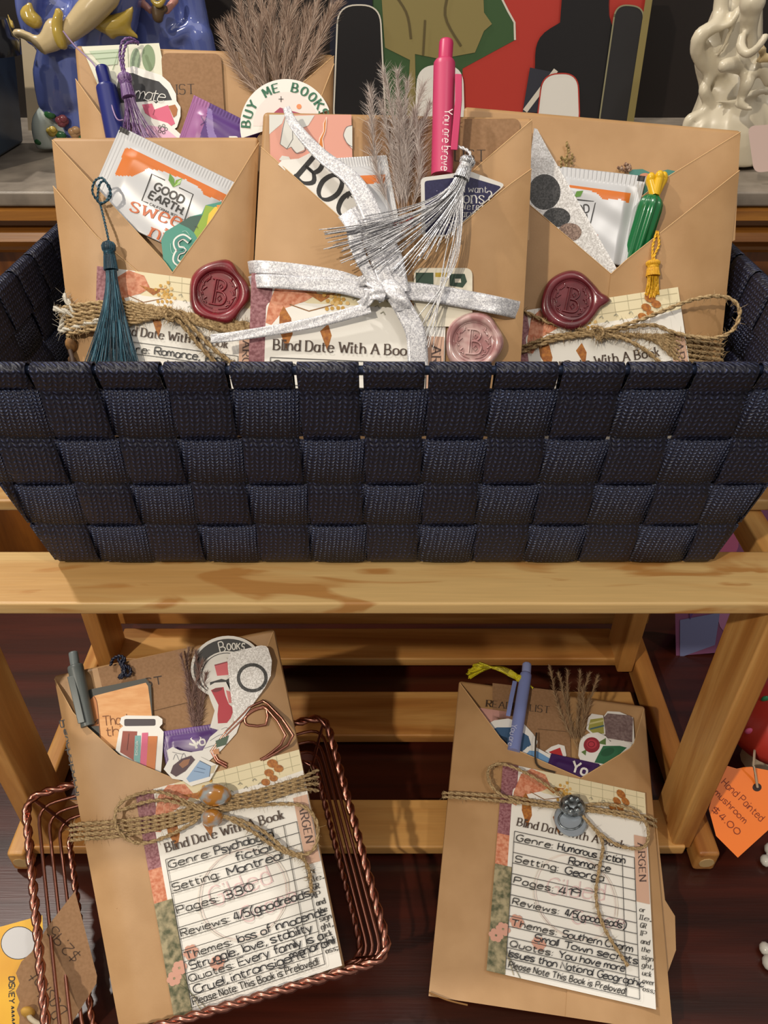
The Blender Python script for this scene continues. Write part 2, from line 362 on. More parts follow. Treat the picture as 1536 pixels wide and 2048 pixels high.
# ------------------------------------------------------------------ cabinet behind with a stone ledge
CABW = pine('cabinet_oak', 0, '8f5a20', 'b3782f', '6d4015')
T = thing('cabinet', 'orange oak cabinet with moulded edge and grey stone top behind the basket', 'cabinet', (0, .9, -.75))
STONE = nmat('slate_top', '6f665c', '968b7e', (40, 40, 40), 6, .42, .1, (300, 300, 300), lo=.3, hi=.7)
mb = MB(); mb.box(-1.1, 1.1, .60, 1.29, .353, .364, STONE); mb.build('stone_top', T, bevel=.002)
prof = [(.605, .353), (.6, .350), (.6, .343), (.611, .340), (.611, .336), (.603, .333), (.600, .327), (.604, .322), (.614, .3205), (.614, .316), (.62, .312)]
mb = MB(); mb.grid([[(x, y, z) for y, z in prof] for x in (-1.1, 1.1)], CABW, False); mb.build('edge_moulding', T)
mb = MB(); mb.box(-1.08, 1.08, .625, 1.28, -.75, .352, pine('cabinet_panel', 2, '7a4618', '94581f', '5a3210')); mb.build('body', T)
mb = MB(); mb.box(-1.08, 1.08, .87, .89, .364, 1.3, nmat('hutch_back', '17110f', '241b18', (4, 40, 4), 3, .45)); mb.build('back_panel', T)
# ------------------------------------------------------------------ slatted pine stand
ST = thing('display_stand', 'small slatted pine display stand holding the navy basket', 'stand', (0, .39, 0))
SW = .245
FIG = pine('pine_figured', 0, 'cda064', 'd9b478', 'b98a4c', True)
def slat(x0, x1, y0, y1, z0, z1, nm='slat', mt=None):
    mb = MB(); mb.box(x0, x1, y0, y1, z0, z1, mt or PINE_X); return mb.build(nm, ST, bevel=.0015)
for y0, y1 in ((.280, .321), (.367, .408), (.453, .498)): slat(-.285, .285, y0, y1, .243, .251, mt=FIG)
slat(-.252, .209, .280, .317, .0075, .017); slat(-.235, .205, .372, .416, .0075, .017); slat(-.235, .205, .451, .488, .0075, .017)
slat(-.24, .24, .492, .502, .017, .125, 'back_rail'); slat(-.24, .24, .492, .502, .16, .235, 'back_rail')
for sx in (-1, 1):
    for y0, y1 in ((.282, .318), (.440, .476)):
        mb = MB(); x = .2; x0, x1 = (x, x+.0135) if sx > 0 else (-x-.044, -x-.0305)
        mb.box(x0, x1, y0, y1, .012, .243, PINE_Z); mb.build('leg', ST, bevel=.0015)
    x0, x1 = (.2140, .228) if sx > 0 else (-.2570, -.2440)
    mb = MB(); mb.box(x0, x1, .276, .50, .226, .2425, PINE_Y); mb.build('side_rail', ST, bevel=.0015)
    x0, x1 = (.2140, .229) if sx > 0 else (-.2570, -.2440)
    mb = MB(); mb.box(x0, x1, .272, .50, .001, .0225, PINE_Y); rail = mb.build('side_rail', ST, bevel=.0025)
    for y in (.276,):
        mb = MB(); mb.tube([(x0+.0075, .2715, .0115), (x0+.0075, .2745, .0115)], [.0052, .0058], pm('b99a6a', .7), 10); mb.build('dowel_end', rail)
# ------------------------------------------------------------------ woven basket
BK = thing('woven_basket', 'wide dark navy basket woven from flat webbing on the pine stand', 'basket', (0, .4, .251))
ZR, ZB = .375, .2535
def hwid(z): t = (z-ZB)/(ZR-ZB); return .175+.025*t
def yfr(z): t = (z-ZB)/(ZR-ZB); return .310-.014*t
def ybk(z): t = (z-ZB)/(ZR-ZB); return .494+.014*t
def loop_pts(z, off=0, r=.014, n=6):
    a, f, b = hwid(z), yfr(z), ybk(z); cs = [(-a-off, f-off), (a+off, f-off), (a+off, b+off), (-a-off, b+off)]
    return rrect(cs, r, n)
rim = loop_pts(ZR-.002, 0, .012)
mb = MB(); mb.tube([(x, y, ZR-.002) for x, y in rim], .0021, pm('2d3750', .35, .6), 8, closed=True); mb.build('rim_wire', BK)
PIT, OFFX = .0281, -.0098
def xcol(k): return OFFX+k*PIT
ROWS = 4; RH = (ZR-.0105-ZB)/ROWS
AMP = .0013; TH = .0011
def colpos(p, wall):      # index along a wall in strap pitches
    return (p-OFFX)/PIT
def wave(u): return math.sin(math.pi*u)
def soft(s): return max(-1, min(1, 1.6*s))
# upright straps: up the inside, over the rim wire, down the outside, woven under and over the bands
def upright(wall, k, p0, p1):
    n = 34; rows_o = []; rows_i = []
    path = []
    for i in range(5): path.append((ZR-.020+.004*i, -.0035, 0))             # inside, going up
    for i in range(7):
        a = math.pi*(1-i/6); path.append((ZR-.002+math.sin(a)*.0035, math.cos(a)*.0035, 1))
    for i in range(1, n+1):
        z = ZR-.002-(ZR-.002-ZB)*i/n
        r = (ZR-.0105-z)/RH; rr = int(max(0, math.floor(r)))
        sgn = 1 if (k+rr) % 2 else -1
        d = .0035*(1-min(1, i/4)) if r < 0 else 0
        s = sgn*soft(wave(r-rr)) if r > 0 else sgn*0.0
        if r < 0: s = (1 if k % 2 else -.3)*min(1, i/4)
        path.append((z, AMP*s*1.25+d, 2))
    for dz, o in ((0, -.004), (0, -.012)): path.append((ZB-.0005, o, 2))
    def pt(z, o, p):
        zz = min(max(z, ZB), ZR)
        if wall == 'f': a = hwid(zz)-.002; return (max(-a, min(a, p)), yfr(zz)-o, z)
        if wall == 'b': a = hwid(zz)-.002; return (max(-a, min(a, p)), ybk(zz)+o, z)
        f, b = yfr(zz)+.002, ybk(zz)-.002; q = max(f, min(b, p))
        return (hwid(zz)+o, q, z) if wall == 'r' else (-hwid(zz)-o, q, z)
    ps = [p0+(p1-p0)*j/4 for j in range(5)]
    mb = MB(); out = [[pt(z, o+TH/2, p) for p in ps] for z, o, _ in path]; inn = [[pt(z, o-TH/2, p) for p in ps] for z, o, _ in path]
    rows = [r1+list(reversed(r2)) for r1, r2 in zip(out, inn)]
    mb.grid(rows, NAVY_V, True, False, True)
    mb.build('upright_strap', BK)
for k in range(-7, 8):
    a, b = xcol(k)+.0010, xcol(k+1)-.0010
    for wl in 'fb': upright(wl, k, a, b)
YPIT = .0265
for k in range(8):
    for wl in 'lr': upright(wl, k, .2965+k*YPIT+.001, .2965+(k+1)*YPIT-.001)
# bands running round the basket
for r in range(ROWS):
    zt = ZR-.0105-r*RH-.0011; zb = zt-RH+.0022
    nz = 3; rows = []
    lp = []
    A = hwid((zt+zb)/2)
    path = []
    def add(wall, a, b, n):
        for i in range(n): path.append((wall, a+(b-a)*i/n))
    add('f', -1, 1, 150); add('r', -1, 1, 80); add('b', 1, -1, 150); add('l', 1, -1, 80)
    def bp(wall, t, z, o):
        h, f, b = hwid(z), yfr(z), ybk(z)
        if wall in 'fb': x = t*h; y = f-o if wall == 'f' else b+o; return (x, y, z)
        y = (f+b)/2+t*(b-f)/2; return (h+o if wall == 'r' else -h-o, y, z)
    for wall, t in path:
        zc = (zt+zb)/2; p = bp(wall, t, zc, 0)
        u = (p[0]-OFFX)/PIT if wall in 'fb' else (p[1]-.2965)/YPIT
        k = math.floor(u); s = -(1 if (k+r) % 2 else -1)*soft(wave(u-k))
        edge = min(1, (1-abs(t))*12); o = AMP*s*edge
        col = []
        for q in (zt, (zt+zb)/2, zb): col.append(bp(wall, t, q, o+TH/2))
        for q in (zb, (zt+zb)/2, zt): col.append(bp(wall, t, q, o-TH/2))
        rows.append(col)
    mb = MB(); mb.grid(rows, NAVY_H, True, True, True); mb.build('woven_band', BK)
mb = MB(); mb.box(-.172, .172, .313, .491, .2515, .2535, pm('23242c', .8)); mb.build('base_panel', BK)
GREYB = nmat('grey_cardboard', '6f675d', '80786d', (200, 200, 200), 2, .8)
mb = MB(); mb.box(-.168, .168, .322, .486, .2538, .3135, GREYB)
tag(mb.build('cardboard_riser', bevel=.0015), 'flat grey-brown cardboard box under the wrapped books inside the navy basket', 'box')
# ------------------------------------------------------------------ back board, generic printed shapes
PB = Plane((0, .80, .364), (0, -1, .06))
T = thing('picture_board', 'large red board printed with green and black shapes standing behind the basket', 'board', (.13, .80, .364))
RED = pm('b8392f', .45); BLK = pm('1b1a1d', .4); KH = pm('8d8050', .45); GRN = pm('3c5a36', .45); LN = pm('d8d2c6', .5); DKH = pm('5d5130', .5)
o = [(668, -60), (1313, -60), (1264, 260), (660, 260)]
mb = MB(); mb.slab([PB(*p, 0) for p in o], [PB(*p, -.02) for p in o], RED, pm('8f8a6c', .6)); mb.build('panel', T)
mb = MB(); g = .0003
draw(mb, PB, [('poly', [(742, -60), (1000, -60), (1005, 0), (1016, 22), (1030, 45), (1030, 80), (925, 137), (925, 259), (742, 259)], GRN),
  ('line', [(1000, -60), (1005, 0), (1016, 22), (1029, 45), (1030, 80)], 4, LN),
  ('poly', [(760, -60), (965, -60), (968, 25), (984, 48), (968, 62), (950, 105), (880, 118), (830, 108), (833, 259), (812, 259), (820, 120), (770, 95), (766, 40)], KH),
  ('line', [(775, -30), (812, 24), (822, 78)], 5, DKH, 's'), ('line', [(905, -40), (890, 30), (922, 92)], 5, DKH, 's'), ('line', [(850, 40), (846, 110)], 4, DKH),
  ('poly', [(660, -60), (745, -60), (745, 259), (660, 259)], pm('161a2b', .4)),
  ('poly', rrect([(676, 10), (760, 10), (772, 259), (666, 259)], 42, 8), BLK), ('loop', rrect([(676, 10), (760, 10), (772, 259), (666, 259)], 42, 8), 3, LN),
  ('poly', cat([(1128, -60), (1212, -60), (1218, 30), (1236, 80), (1236, 140), (1215, 259), (1082, 259), (1070, 130), (1080, 75), (1120, 45)], 4), BLK),
  ('poly', [(1060, 135), (1110, 145), (1075, 225), (1045, 225)], pm('30323e', .5)), ('line', [(1112, 140), (1050, 222)], 10, LN),
  ('poly', rrect([(835, 130), (926, 130), (930, 259), (828, 259)], 38, 8), WHITE),
  ('poly', rrect([(1085, 148), (1156, 146), (1160, 259), (1072, 259)], 34, 8), WHITE), ('loop', rrect([(1085, 148), (1156, 146), (1160, 259), (1072, 259)], 34, 8), 2.5, RED),
  ('poly', rrect([(1232, 8), (1290, 14), (1256, 259), (1196, 259)], 30, 8), pm('2b2b2e', .35)), ('loop', rrect([(1232, 8), (1290, 14), (1256, 259), (1196, 259)], 30, 8), 3, pm('8f8a6c', .6)),
  ('line', [(1307, -60), (1258, 259)], 14, KH)], .0, ID, .00025)
mb.build('printed_picture', T)
# ------------------------------------------------------------------ things standing on the ledge
def lump(name, parent, chains, mat, vox=.0024, smooth=4):     # one continuous glazed surface
    mb = MB()
    for ch in chains:
        pts = [Vector(c[0]) for c in ch]; rs = [c[1] for c in ch]
        if len(pts) > 2:
            q = cat([tuple(p)+(r,) for p, r in zip(pts, rs)], 5); pts = [Vector(p[:3]) for p in q]; rs = [max(.0006, p[3]) for p in q]
        if len(pts) > 1: mb.tube(pts, rs, mat, 12)
        for p, r in ((pts[0], rs[0]), (pts[-1], rs[-1])): mb.ball(p, r, mat, 12, 8)
    for p in mb.v: p.z = max(p.z, .3665)
    o = mb.build(name, parent)
    m = o.modifiers.new('remesh', 'REMESH'); m.mode = 'VOXEL'; m.voxel_size = vox; m.use_smooth_shade = True
    s = o.modifiers.new('smooth', 'SMOOTH'); s.iterations = smooth; s.factor = .5
    return o
GB = pm('5b68a8', .12, 0, Coat_Weight=.6); GY = pm('b49a45', .15, 0, Coat_Weight=.5); GS = pm('c2ae86', .18, 0, Coat_Weight=.4); GL_ = pm('b9c3bd', .15, 0, Coat_Weight=.5)
F1 = Plane((0, .73, .364), (0, -1, 0))
def fz(px, py, r, d=0): return (tuple(F1(px, py, -d)), r*F1.scale(px, py, -d))
T = thing('porcelain_figurine', 'glossy porcelain figurine in a blue gown with yellow sash, leftmost on the ledge', 'figurine', F1(120, 345))
lump('gown', T, [[fz(230, -60, 60, .02), fz(210, 20, 66, .02), fz(200, 95, 60, .02), fz(190, 180, 55, .015), fz(170, 250, 50, .01)], [fz(105, 105, 30), fz(108, 150, 40), fz(112, 205, 36)], [fz(140, 120, 34), fz(150, 190, 33), fz(148, 225, 16)], [fz(60, -30, 30, .01), fz(58, 20, 26, .01), fz(66, 70, 20, .01)], [fz(120, 30, 40, .03), fz(110, 90, 40, .02)]], GB)
lump('body', T, [[fz(215, -10, 26, -.012), fz(178, 25, 27, -.014), fz(148, 55, 22, -.016), fz(108, 84, 17, -.018), fz(88, 98, 11, -.02)], [fz(88, 98, 11, -.02), fz(66, 78, 10, -.018), fz(36, 66, 9, -.016), fz(28, 74, 8, -.016)], [fz(110, 60, 22, -.014), fz(90, 90, 16, -.018)]], GS)
lump('sash', T, [[fz(118, 25, 10, -.022), fz(114, 55, 12, -.024), fz(122, 85, 12, -.026), fz(128, 92, 10, -.024)], [fz(60, 12, 8, -.006), fz(54, 30, 15, -.006), fz(70, 42, 16, -.006)], [fz(16, 30, 3, -.01), fz(26, 52, 7, -.01)], [fz(178, 38, 10, -.006), fz(215, 50, 18, -.006), fz(245, 42, 16, -.006), fz(264, 18, 6, -.006)], [fz(225, 55, 16, -.006), fz(256, 64, 9, -.006), fz(276, 74, 5, -.006)], [fz(205, 40, 12, -.006), fz(225, 72, 8, -.006)]], GY)
lump('leaf_base', T, [[fz(95, 222, 16, -.004), fz(88, 250, 24, -.004), fz(96, 290, 24, -.002), fz(120, 335, 18)], [fz(120, 262, 26, .004), fz(160, 268, 24, .006), (tuple(F1(150, 330, -.01)), .010)]], GL_)
mb = MB()
for cx, cy, r, m_ in ((124, 242, 13, pm('7d4048', .25)), (104, 263, 11, pm('b49a45', .25)), (150, 265, 13, pm('b08a62', .3))):
    for q in range(4):
        a = q*1.7; c = Vector(F1(cx+math.cos(a)*r*.35, cy+math.sin(a)*r*.35, .012+.0004*q)); mb.ball(c, r*F1.scale(cx, cy)*.75, m_, 10, 6, (1, .6, .8))
for cx, cy, r in ((100, 229, 12), (122, 271, 11), (77, 284, 8), (160, 274, 8)):
    mb.ball(Vector(F1(cx, cy, .012)), r*F1.scale(cx, cy), pm('2c5a35', .25), 10, 6, (1, .35, .7))
mb.build('rose_trim', T)
T = thing('porcelain_figurine', 'glossy periwinkle porcelain figurine holding a flower pot, behind the rear left package', 'figurine', F1(330, 340, -.05))
lump('gown', T, [[fz(290, -70, 60, .06), fz(310, 10, 62, .06), fz(320, 80, 66, .06), fz(330, 170, 70, .06)], [fz(370, -60, 30, .05), fz(388, 10, 24, .05), fz(394, 60, 28, .05), fz(400, 110, 34, .05)], [fz(400, 75, 28, .045), fz(410, 120, 26, .045)], [fz(270, 40, 20, .045), fz(330, 75, 15, .04), fz(380, 55, 12, .04)]], GB)
lump('arms', T, [[fz(272, -5, 9, .03), fz(300, 20, 8, .026)], [fz(352, -2, 9, .03), fz(332, 22, 8, .026)]], pm('c08a80', .2))
lump('flower_pot', T, [[fz(312, 15, 10, .022), fz(316, 34, 12, .022)], [fz(330, 18, 8, .022)]], pm('5d4a34', .4), .0018)
lump('flower', T, [[fz(305, 2, 5, .018), fz(318, 10, 7, .018), fz(330, -4, 5, .018)]], GY, .0016)
# cream figurine on the right
F2 = Plane((0, .68, .364), (0, -1, 0)); CREAM = pm('cfc5ae', .32, 0, Subsurface_Weight=.0)
def f2(px, py, r, d=0): return (tuple(F2(px, py, -d)), r*F2.scale(px, py, -d))
T = thing('cream_figurine', 'matte cream statuette of a seated child before swirling drapery, right end of the ledge', 'figurine', F2(1450, 335))
lump('drapery', T, [[f2(1480, -60, 40, .03), f2(1478, 40, 44, .03), f2(1470, 120, 52, .03), f2(1462, 200, 66, .02), f2(1450, 270, 78, .01), f2(1450, 335, 80, .01)],
  [f2(1445, -30, 14, .01), f2(1440, 30, 16, .008), f2(1428, 52, 14, 0), f2(1400, 72, 15, -.002), f2(1394, 102, 14, 0), f2(1404, 128, 12, .002), f2(1420, 150, 10, .004), f2(1408, 180, 12, 0), f2(1418, 205, 11, 0), f2(1405, 226, 12, 0), f2(1380, 240, 12, 0), f2(1374, 258, 11, 0)],
  [f2(1412, 85, 8, .006), f2(1420, 112, 12, .006), f2(1445, 140, 12, .004)], [f2(1448, 30, 26, .022), f2(1436, 85, 36, .022), f2(1428, 115, 38, .02), f2(1440, 165, 40, .018), f2(1436, 215, 40, .012)], [f2(1475, 20, 8, .0), f2(1458, 70, 6, 0), f2(1440, 105, 5, 0)],
  [f2(1420, 60, 8, -.002), f2(1455, 52, 6, -.004), f2(1478, 25, 5, -.004)], [f2(1430, 235, 22, 0), f2(1400, 262, 26, 0), f2(1390, 300, 22, 0)], [f2(1530, 220, 40, .01), f2(1530, 320, 50, .01)],
  [f2(1500, 190, 8, -.008), f2(1525, 182, 7, -.01), f2(1536, 186, 6, -.008)], [f2(1430, 204, 4, -.01), f2(1470, 204, 5, -.01), f2(1495, 192, 5, -.01)]], CREAM, .0022, 3)
lump('child', T, [[f2(1505, 5, 26, -.03)], [f2(1500, 30, 20, -.028), f2(1497, 62, 17, -.024), f2(1494, 95, 21, -.02), f2(1492, 120, 23, -.016)],
  [f2(1484, 74, 9, -.032), f2(1482, 95, 10, -.036), f2(1496, 108, 9, -.042), f2(1515, 95, 8, -.046), f2(1530, 74, 8, -.046)],
  [f2(1488, 130, 18, -.02), f2(1460, 130, 15, -.032), f2(1448, 132, 13, -.036)], [f2(1500, 138, 16, -.02), f2(1494, 165, 14, -.032), f2(1484, 192, 10, -.03), f2(1478, 206, 8, -.03)],
  [f2(1478, 208, 9, -.032), f2(1494, 215, 7, -.04), f2(1502, 217, 5, -.042)], [f2(1528, 130, 16, -.03), f2(1540, 160, 14, -.03)]], CREAM, .0018, 3)
lump('held_flowers', T, [[f2(1524, 100, 9, -.04)], [f2(1536, 116, 9, -.04)], [f2(1520, 120, 8, -.038)]], pm('c4ad80', .4), .0018)
PK = lean(.62, .364, 12)
sheet(PK, 'price_card', 'blank pale pink rounded card standing at the right end of the stone ledge', 'card', rrect([(1495, 252), (1590, 246), (1600, 336), (1508, 346)], 16, 5), pm('d3b9b0', .5), .0, t=.0012)
# dark container and cream board on the left of the ledge
N1 = yplane(.66)
mb = MB(); c = F1(-20, 330, -.03); NV = pm('3b4c60', .3, 0)
T = thing('storage_box', 'dark blue-grey box standing at the left end of the ledge', 'box', (-.42, .70, .3645))
mb = MB(); mb.hexa([Vector((x, y, z)) for z, xr in ((.3645, -.326), (.442, -.312)) for y in (.632, .757) for x in (-.52, xr)], NV); mb.build('box_body', T, bevel=.003)
c = yplane(.68)(-22, 84); mb = MB(); mb.tube([(c.x, c.y, .4425), (c.x, c.y, .452), (c.x, c.y, .455), (c.x, c.y, .466)], [.021, .022, .0185, .017], pm('18191f', .15), 24); mb.build('lid', T)
N2 = yplane(.81)
o = [N2(40, 60), N2(78, 60), N2(82, 275), N2(58, 275)]
mb = MB(); mb.slab(o, [p+Vector((0, .008, 0)) for p in o], pm('c9b99c', .7)); tag(mb.build('board', bevel=.001), 'narrow cream board standing upright between the dark box and blue figurine', 'board')
# things beyond the stand, below the ledge
BG = Plane((.30, .47, 0), (0, -1, .02))
T = thing('gift_bag', 'shiny pink and lilac patterned gift bag behind the right side of the stand', 'bag', BG(1430, 1300))
mb = MB(); o = [(1344, 885), (1640, 870), (1620, 1290), (1352, 1312)]
mb.slab([BG(*p) for p in o], [BG(*p, -.04) for p in o], pm('8f5a80', .3)); mb.build('bag_body', T)
mb = MB(); draw(mb, BG, [('poly', rrect([(1380, 1020), (1470, 1000), (1480, 1110), (1390, 1140)], 30), pm('c76d93', .3)), ('poly', rrect([(1430, 1180), (1530, 1150), (1530, 1260), (1440, 1270)], 30), pm('c084ae', .3)), ('poly', [(1360, 1240), (1440, 1225), (1430, 1290), (1360, 1315)], pm('8289b4', .3)), ('poly', rrect([(1480, 905), (1560, 890), (1560, 990), (1490, 1000)], 25), pm('c987b2', .3)), ('poly', [(1376, 1150), (1420, 1160), (1380, 1240)], pm('6c4a86', .3))], .0, ID, .0002)
mb.build('printed_pattern', T)
# painted mushroom with its orange tag, trinkets
MU = Plane((.30, .335, 0), (0, -1, .6))
T = thing('painted_mushroom', 'red painted toy mushroom with pink and green dots beside the stand', 'ornament', MU(1560, 1560))
c = MU(1552, 1452); R = 94*MU.scale(1565, 1450)
mb = MB(); rows = [[c+Vector((R*math.sin(a)*math.cos(b), R*math.sin(a)*math.sin(b), R*1.0*math.cos(a))) for b in [2*math.pi*j/28 for j in range(28)]] for a in [.001]+[math.pi*.54*i/10 for i in range(1, 11)]]
rows.append([c+(p-c)*.25+Vector((0, 0, -.004)) for p in rows[-1]]); mb.grid(rows, pm('b5362b', .3), True, False, True); mb.build('cap', T)
mb = MB()
for px, py, m_ in ((1531, 1398, '2f8a5c'), (1498, 1462, 'd9608c'), (1560, 1440, 'e8d8c8')):
    d = ray(px, py).normalized(); oc = CAM-c; bq = oc.dot(d); disc = bq*bq-(oc.length_squared-R*R)
    if disc > 0:
        p = CAM+d*(-bq-math.sqrt(disc)); mb.ball(p, .0032, pm(m_, .3), 10, 6, (1, .5, 1))
mb.build('painted_dot', T)
mb = MB(); mb.tube([(c.x, c.y, 0), (c.x, c.y, c.z*.6), (c.x, c.y, c.z)], [.014, .010, .011], pm('c8b79c', .5), 16); mb.build('stem', T)
TG = Plane((.24, .262, .012), (-.1, -.6, 1))
K6 = Crop(1250, 1200, 2.416)
T = thing('price_tag', 'bright orange hand-written tag hanging from the red mushroom', 'tag', TG(1480, 1700))
ol = [(470, 795), (500, 803), (540, 815), (575, 808), (610, 806), (650, 815), (760, 835), (760, 1050), (545, 1245), (440, 1140), (405, 1010)]
sheet(TG, 'tag_card', None, None, ol, pm('fb7f1a', .45), 0, [('ell', ((638, 905), 22, 20), pm('2a0f08', .6)),
 ('text', 'Hand Painted', (465, 885), (655, 1070), 34, pm('8c3510', .6), 4, dict(jit=.3)), ('text', 'mushroom', (430, 935), (575, 1080), 30, pm('8c3510', .6), 4, dict(jit=.3)), ('text', '$4.00', (420, 1020), (540, 1135), 30, pm('8c3510', .6), 4.5, dict(jit=.3))], K6, parent=T)
mb = MB(); mb.tube([TG(*K6((640, 905)), .001), TG(*K6((632, 860)), .004), TG(*K6((622, 800)), .012), c+Vector((-.012, 0, -.012))], .0009, pm('b9a68c', .8), 6); mb.build('string', T)
TZ = zplane(.004)
for i, (a, b) in enumerate((((1531, 1722), (1541, 1700)), ((1530, 1898), (1538, 1926)))):
    mb = MB()
    for q, p in enumerate((a, b)): mb.ball(TZ(*p)+Vector((0, 0, .0005)), .0036+.0006*q, pm('c9c6bd', .25), 10, 8, (1, 1.2, 1)); 
    mb.tube([TZ(*a), TZ(*b)], .0016, pm('c9c6bd', .25), 8)
    tag(mb.build('white_trinket'), ('small white glazed trinket by the right table edge below the orange tag', 'small white glazed trinket nearest the lower right corner of the table')[i], 'trinket', 'white trinkets')
# ================================================================== builders for the wrapped books and what is tucked into them
PKG = 'books wrapped in brown paper'
def along(P, K, pts, n=6): return [P(*K((x, y)), h) for x, y, h in cat(pts, n)]
def ext(P, a, b, z, h=0):            # walk the photo line a-b until the plane reaches height z
    lo, hi = 0.0, 6.0
    f = lambda t: P(a[0]+(b[0]-a[0])*t, a[1]+(b[1]-a[1])*t, h).z
    for _ in range(40):
        m = (lo+hi)/2
        if f(m) > z: lo = m
        else: hi = m
    return (a[0]+(b[0]-a[0])*lo, a[1]+(b[1]-a[1])*lo)
def mixp(a, b, t): return (a[0]+(b[0]-a[0])*t, a[1]+(b[1]-a[1])*t)
EDGE = pm('d3ad7c', .7)  # pale cut paper edge, with its highlight painted into the colour
def flap(P, parent, edge, bottom, h0, h1, hb, name='pocket_flap', n=14, m=10):
    """paper sheet from its slanting upper edge (photo pixels) down to the bottom line"""
    mb = MB(); e = []
    tot = sum(math.dist(a, b) for a, b in zip(edge, edge[1:]))
    for i in range(n+1):
        s = tot*i/n; q = 0
        while q < len(edge)-2 and s > math.dist(edge[q], edge[q+1]): s -= math.dist(edge[q], edge[q+1]); q += 1
        e.append(mixp(edge[q], edge[q+1], min(1, s/math.dist(edge[q], edge[q+1]))))
    fr, bk = [], []
    for i, p in enumerate(e):
        t = i/n; b = mixp(bottom[0], bottom[1], t); c1, c2 = [], []
        for j in range(m+1):
            s = j/m; q = mixp(p, b, s); h = (h0+.0008+(h1-h0)*min(1, t*2.6)**.6)*(1-s)**1.5+hb*(1-(1-s)**1.5)*min(1, .25+t*2.5)+.0006*math.sin(math.pi*s)*math.sin(math.pi*min(1, t*1.2))
            c1.append(P(*q, h)); c2.append(P(*q, h-.0004))
        fr.append(c1); bk.append(c2)
    mb.grid([a+list(reversed(b)) for a, b in zip(fr, bk)], KRAFT, False, False, True)
    b = len(mb.v)
    for k in (0, n):
        r = fr[k]+list(reversed(bk[k])); mb.face(r, KRAFT)
    mb.tube([c[0] for c in fr], .00026, EDGE, 5)
    o = mb.build(name, parent, weld=True)
    for p in o.data.polygons: p.use_smooth = True
    try: o.data.set_sharp_from_angle(angle=math.radians(35))
    except Exception: pass
    return o
def package(label, P, TL, TR, BR, BL, t, left, right, hp=.0055, hb=.0045, botm=.5, rim=True):
    c = [TL, TR, BR, BL]; org = sum((P(*p, -t) for p in (BR, BL)), Vector())/2
    T = thing('wrapped_book', label, 'wrapped book', org, PKG)
    mb = MB(); N = 10
    top = []; 
    # gently uneven wrapped block: front and back grids joined round the edge
    fr, bk = [], []
    for i in range(N+1):
        r1, r2 = [], []
        for j in range(N+1):
            u, v = i/N, j/N; q = mixp(mixp(TL, TR, u), mixp(BL, BR, u), v)
            hh = .0005*math.sin(u*9+v*4)*math.sin(math.pi*u)*math.sin(math.pi*v)
            r1.append(P(*q, hh)); r2.append(P(*q, -t))
        fr.append(r1); bk.append(r2)
    mb.grid(fr, KRAFT); mb.grid(list(reversed(bk)), KRAFT)
    ring = [(i, 0) for i in range(N)]+[(N, j) for j in range(N)]+[(i, N) for i in range(N, 0, -1)]+[(0, j) for j in range(N, 0, -1)]
    mb.grid([[fr[i][j], bk[i][j]] for i, j in ring], KRAFT, False, True)
    o = mb.build('wrapping', T, weld=True, bevel=.002, seg=3)
    bm_ = mixp(BL, BR, botm)
    flap(P, T, left, (BL, bm_), .0006, hp, hb)
    flap(P, T, right, (BR, mixp(BR, BL, 1-botm+.02)), .0009, hp+.0007, hb+.0007)
    return T
class Quad:                          # card coordinates 0-100 across, 0-136 down, on four photo corners
    def __init__(s, TL, TR, BR, BL): s.c = (TL, TR, BR, BL); s.k = 100/math.dist(TL, TR)
    def one(s, p):
        u, v = p[0]/100, p[1]/136; return mixp(mixp(s.c[0], s.c[1], u), mixp(s.c[3], s.c[2], u), v)
    def __call__(s, pts): return s.one(pts) if isinstance(pts[0], (int, float)) else [s.one(p) for p in pts]
BROWN = pm('4b3a30', .6); CARDINK = pm('3a3835', .6); PEN = pm('1d1d22', .5)
PLUM = nmat('plum_print', '7c444c', 'a5747a', (700, 700, 700), 2, .6); CORAL = nmat('coral_print', 'c26f4c', 'dd9c7c', (500, 500, 500), 2, .6)
OLIVE = nmat('leaf_print', '4d5136', 'a79a78', (260, 260, 260), 3, .6); GOLD = pm('c79a45', .6); RUST = nmat('rust_print', '94541f', 'b9772f', (600, 600, 600), 2, .6)
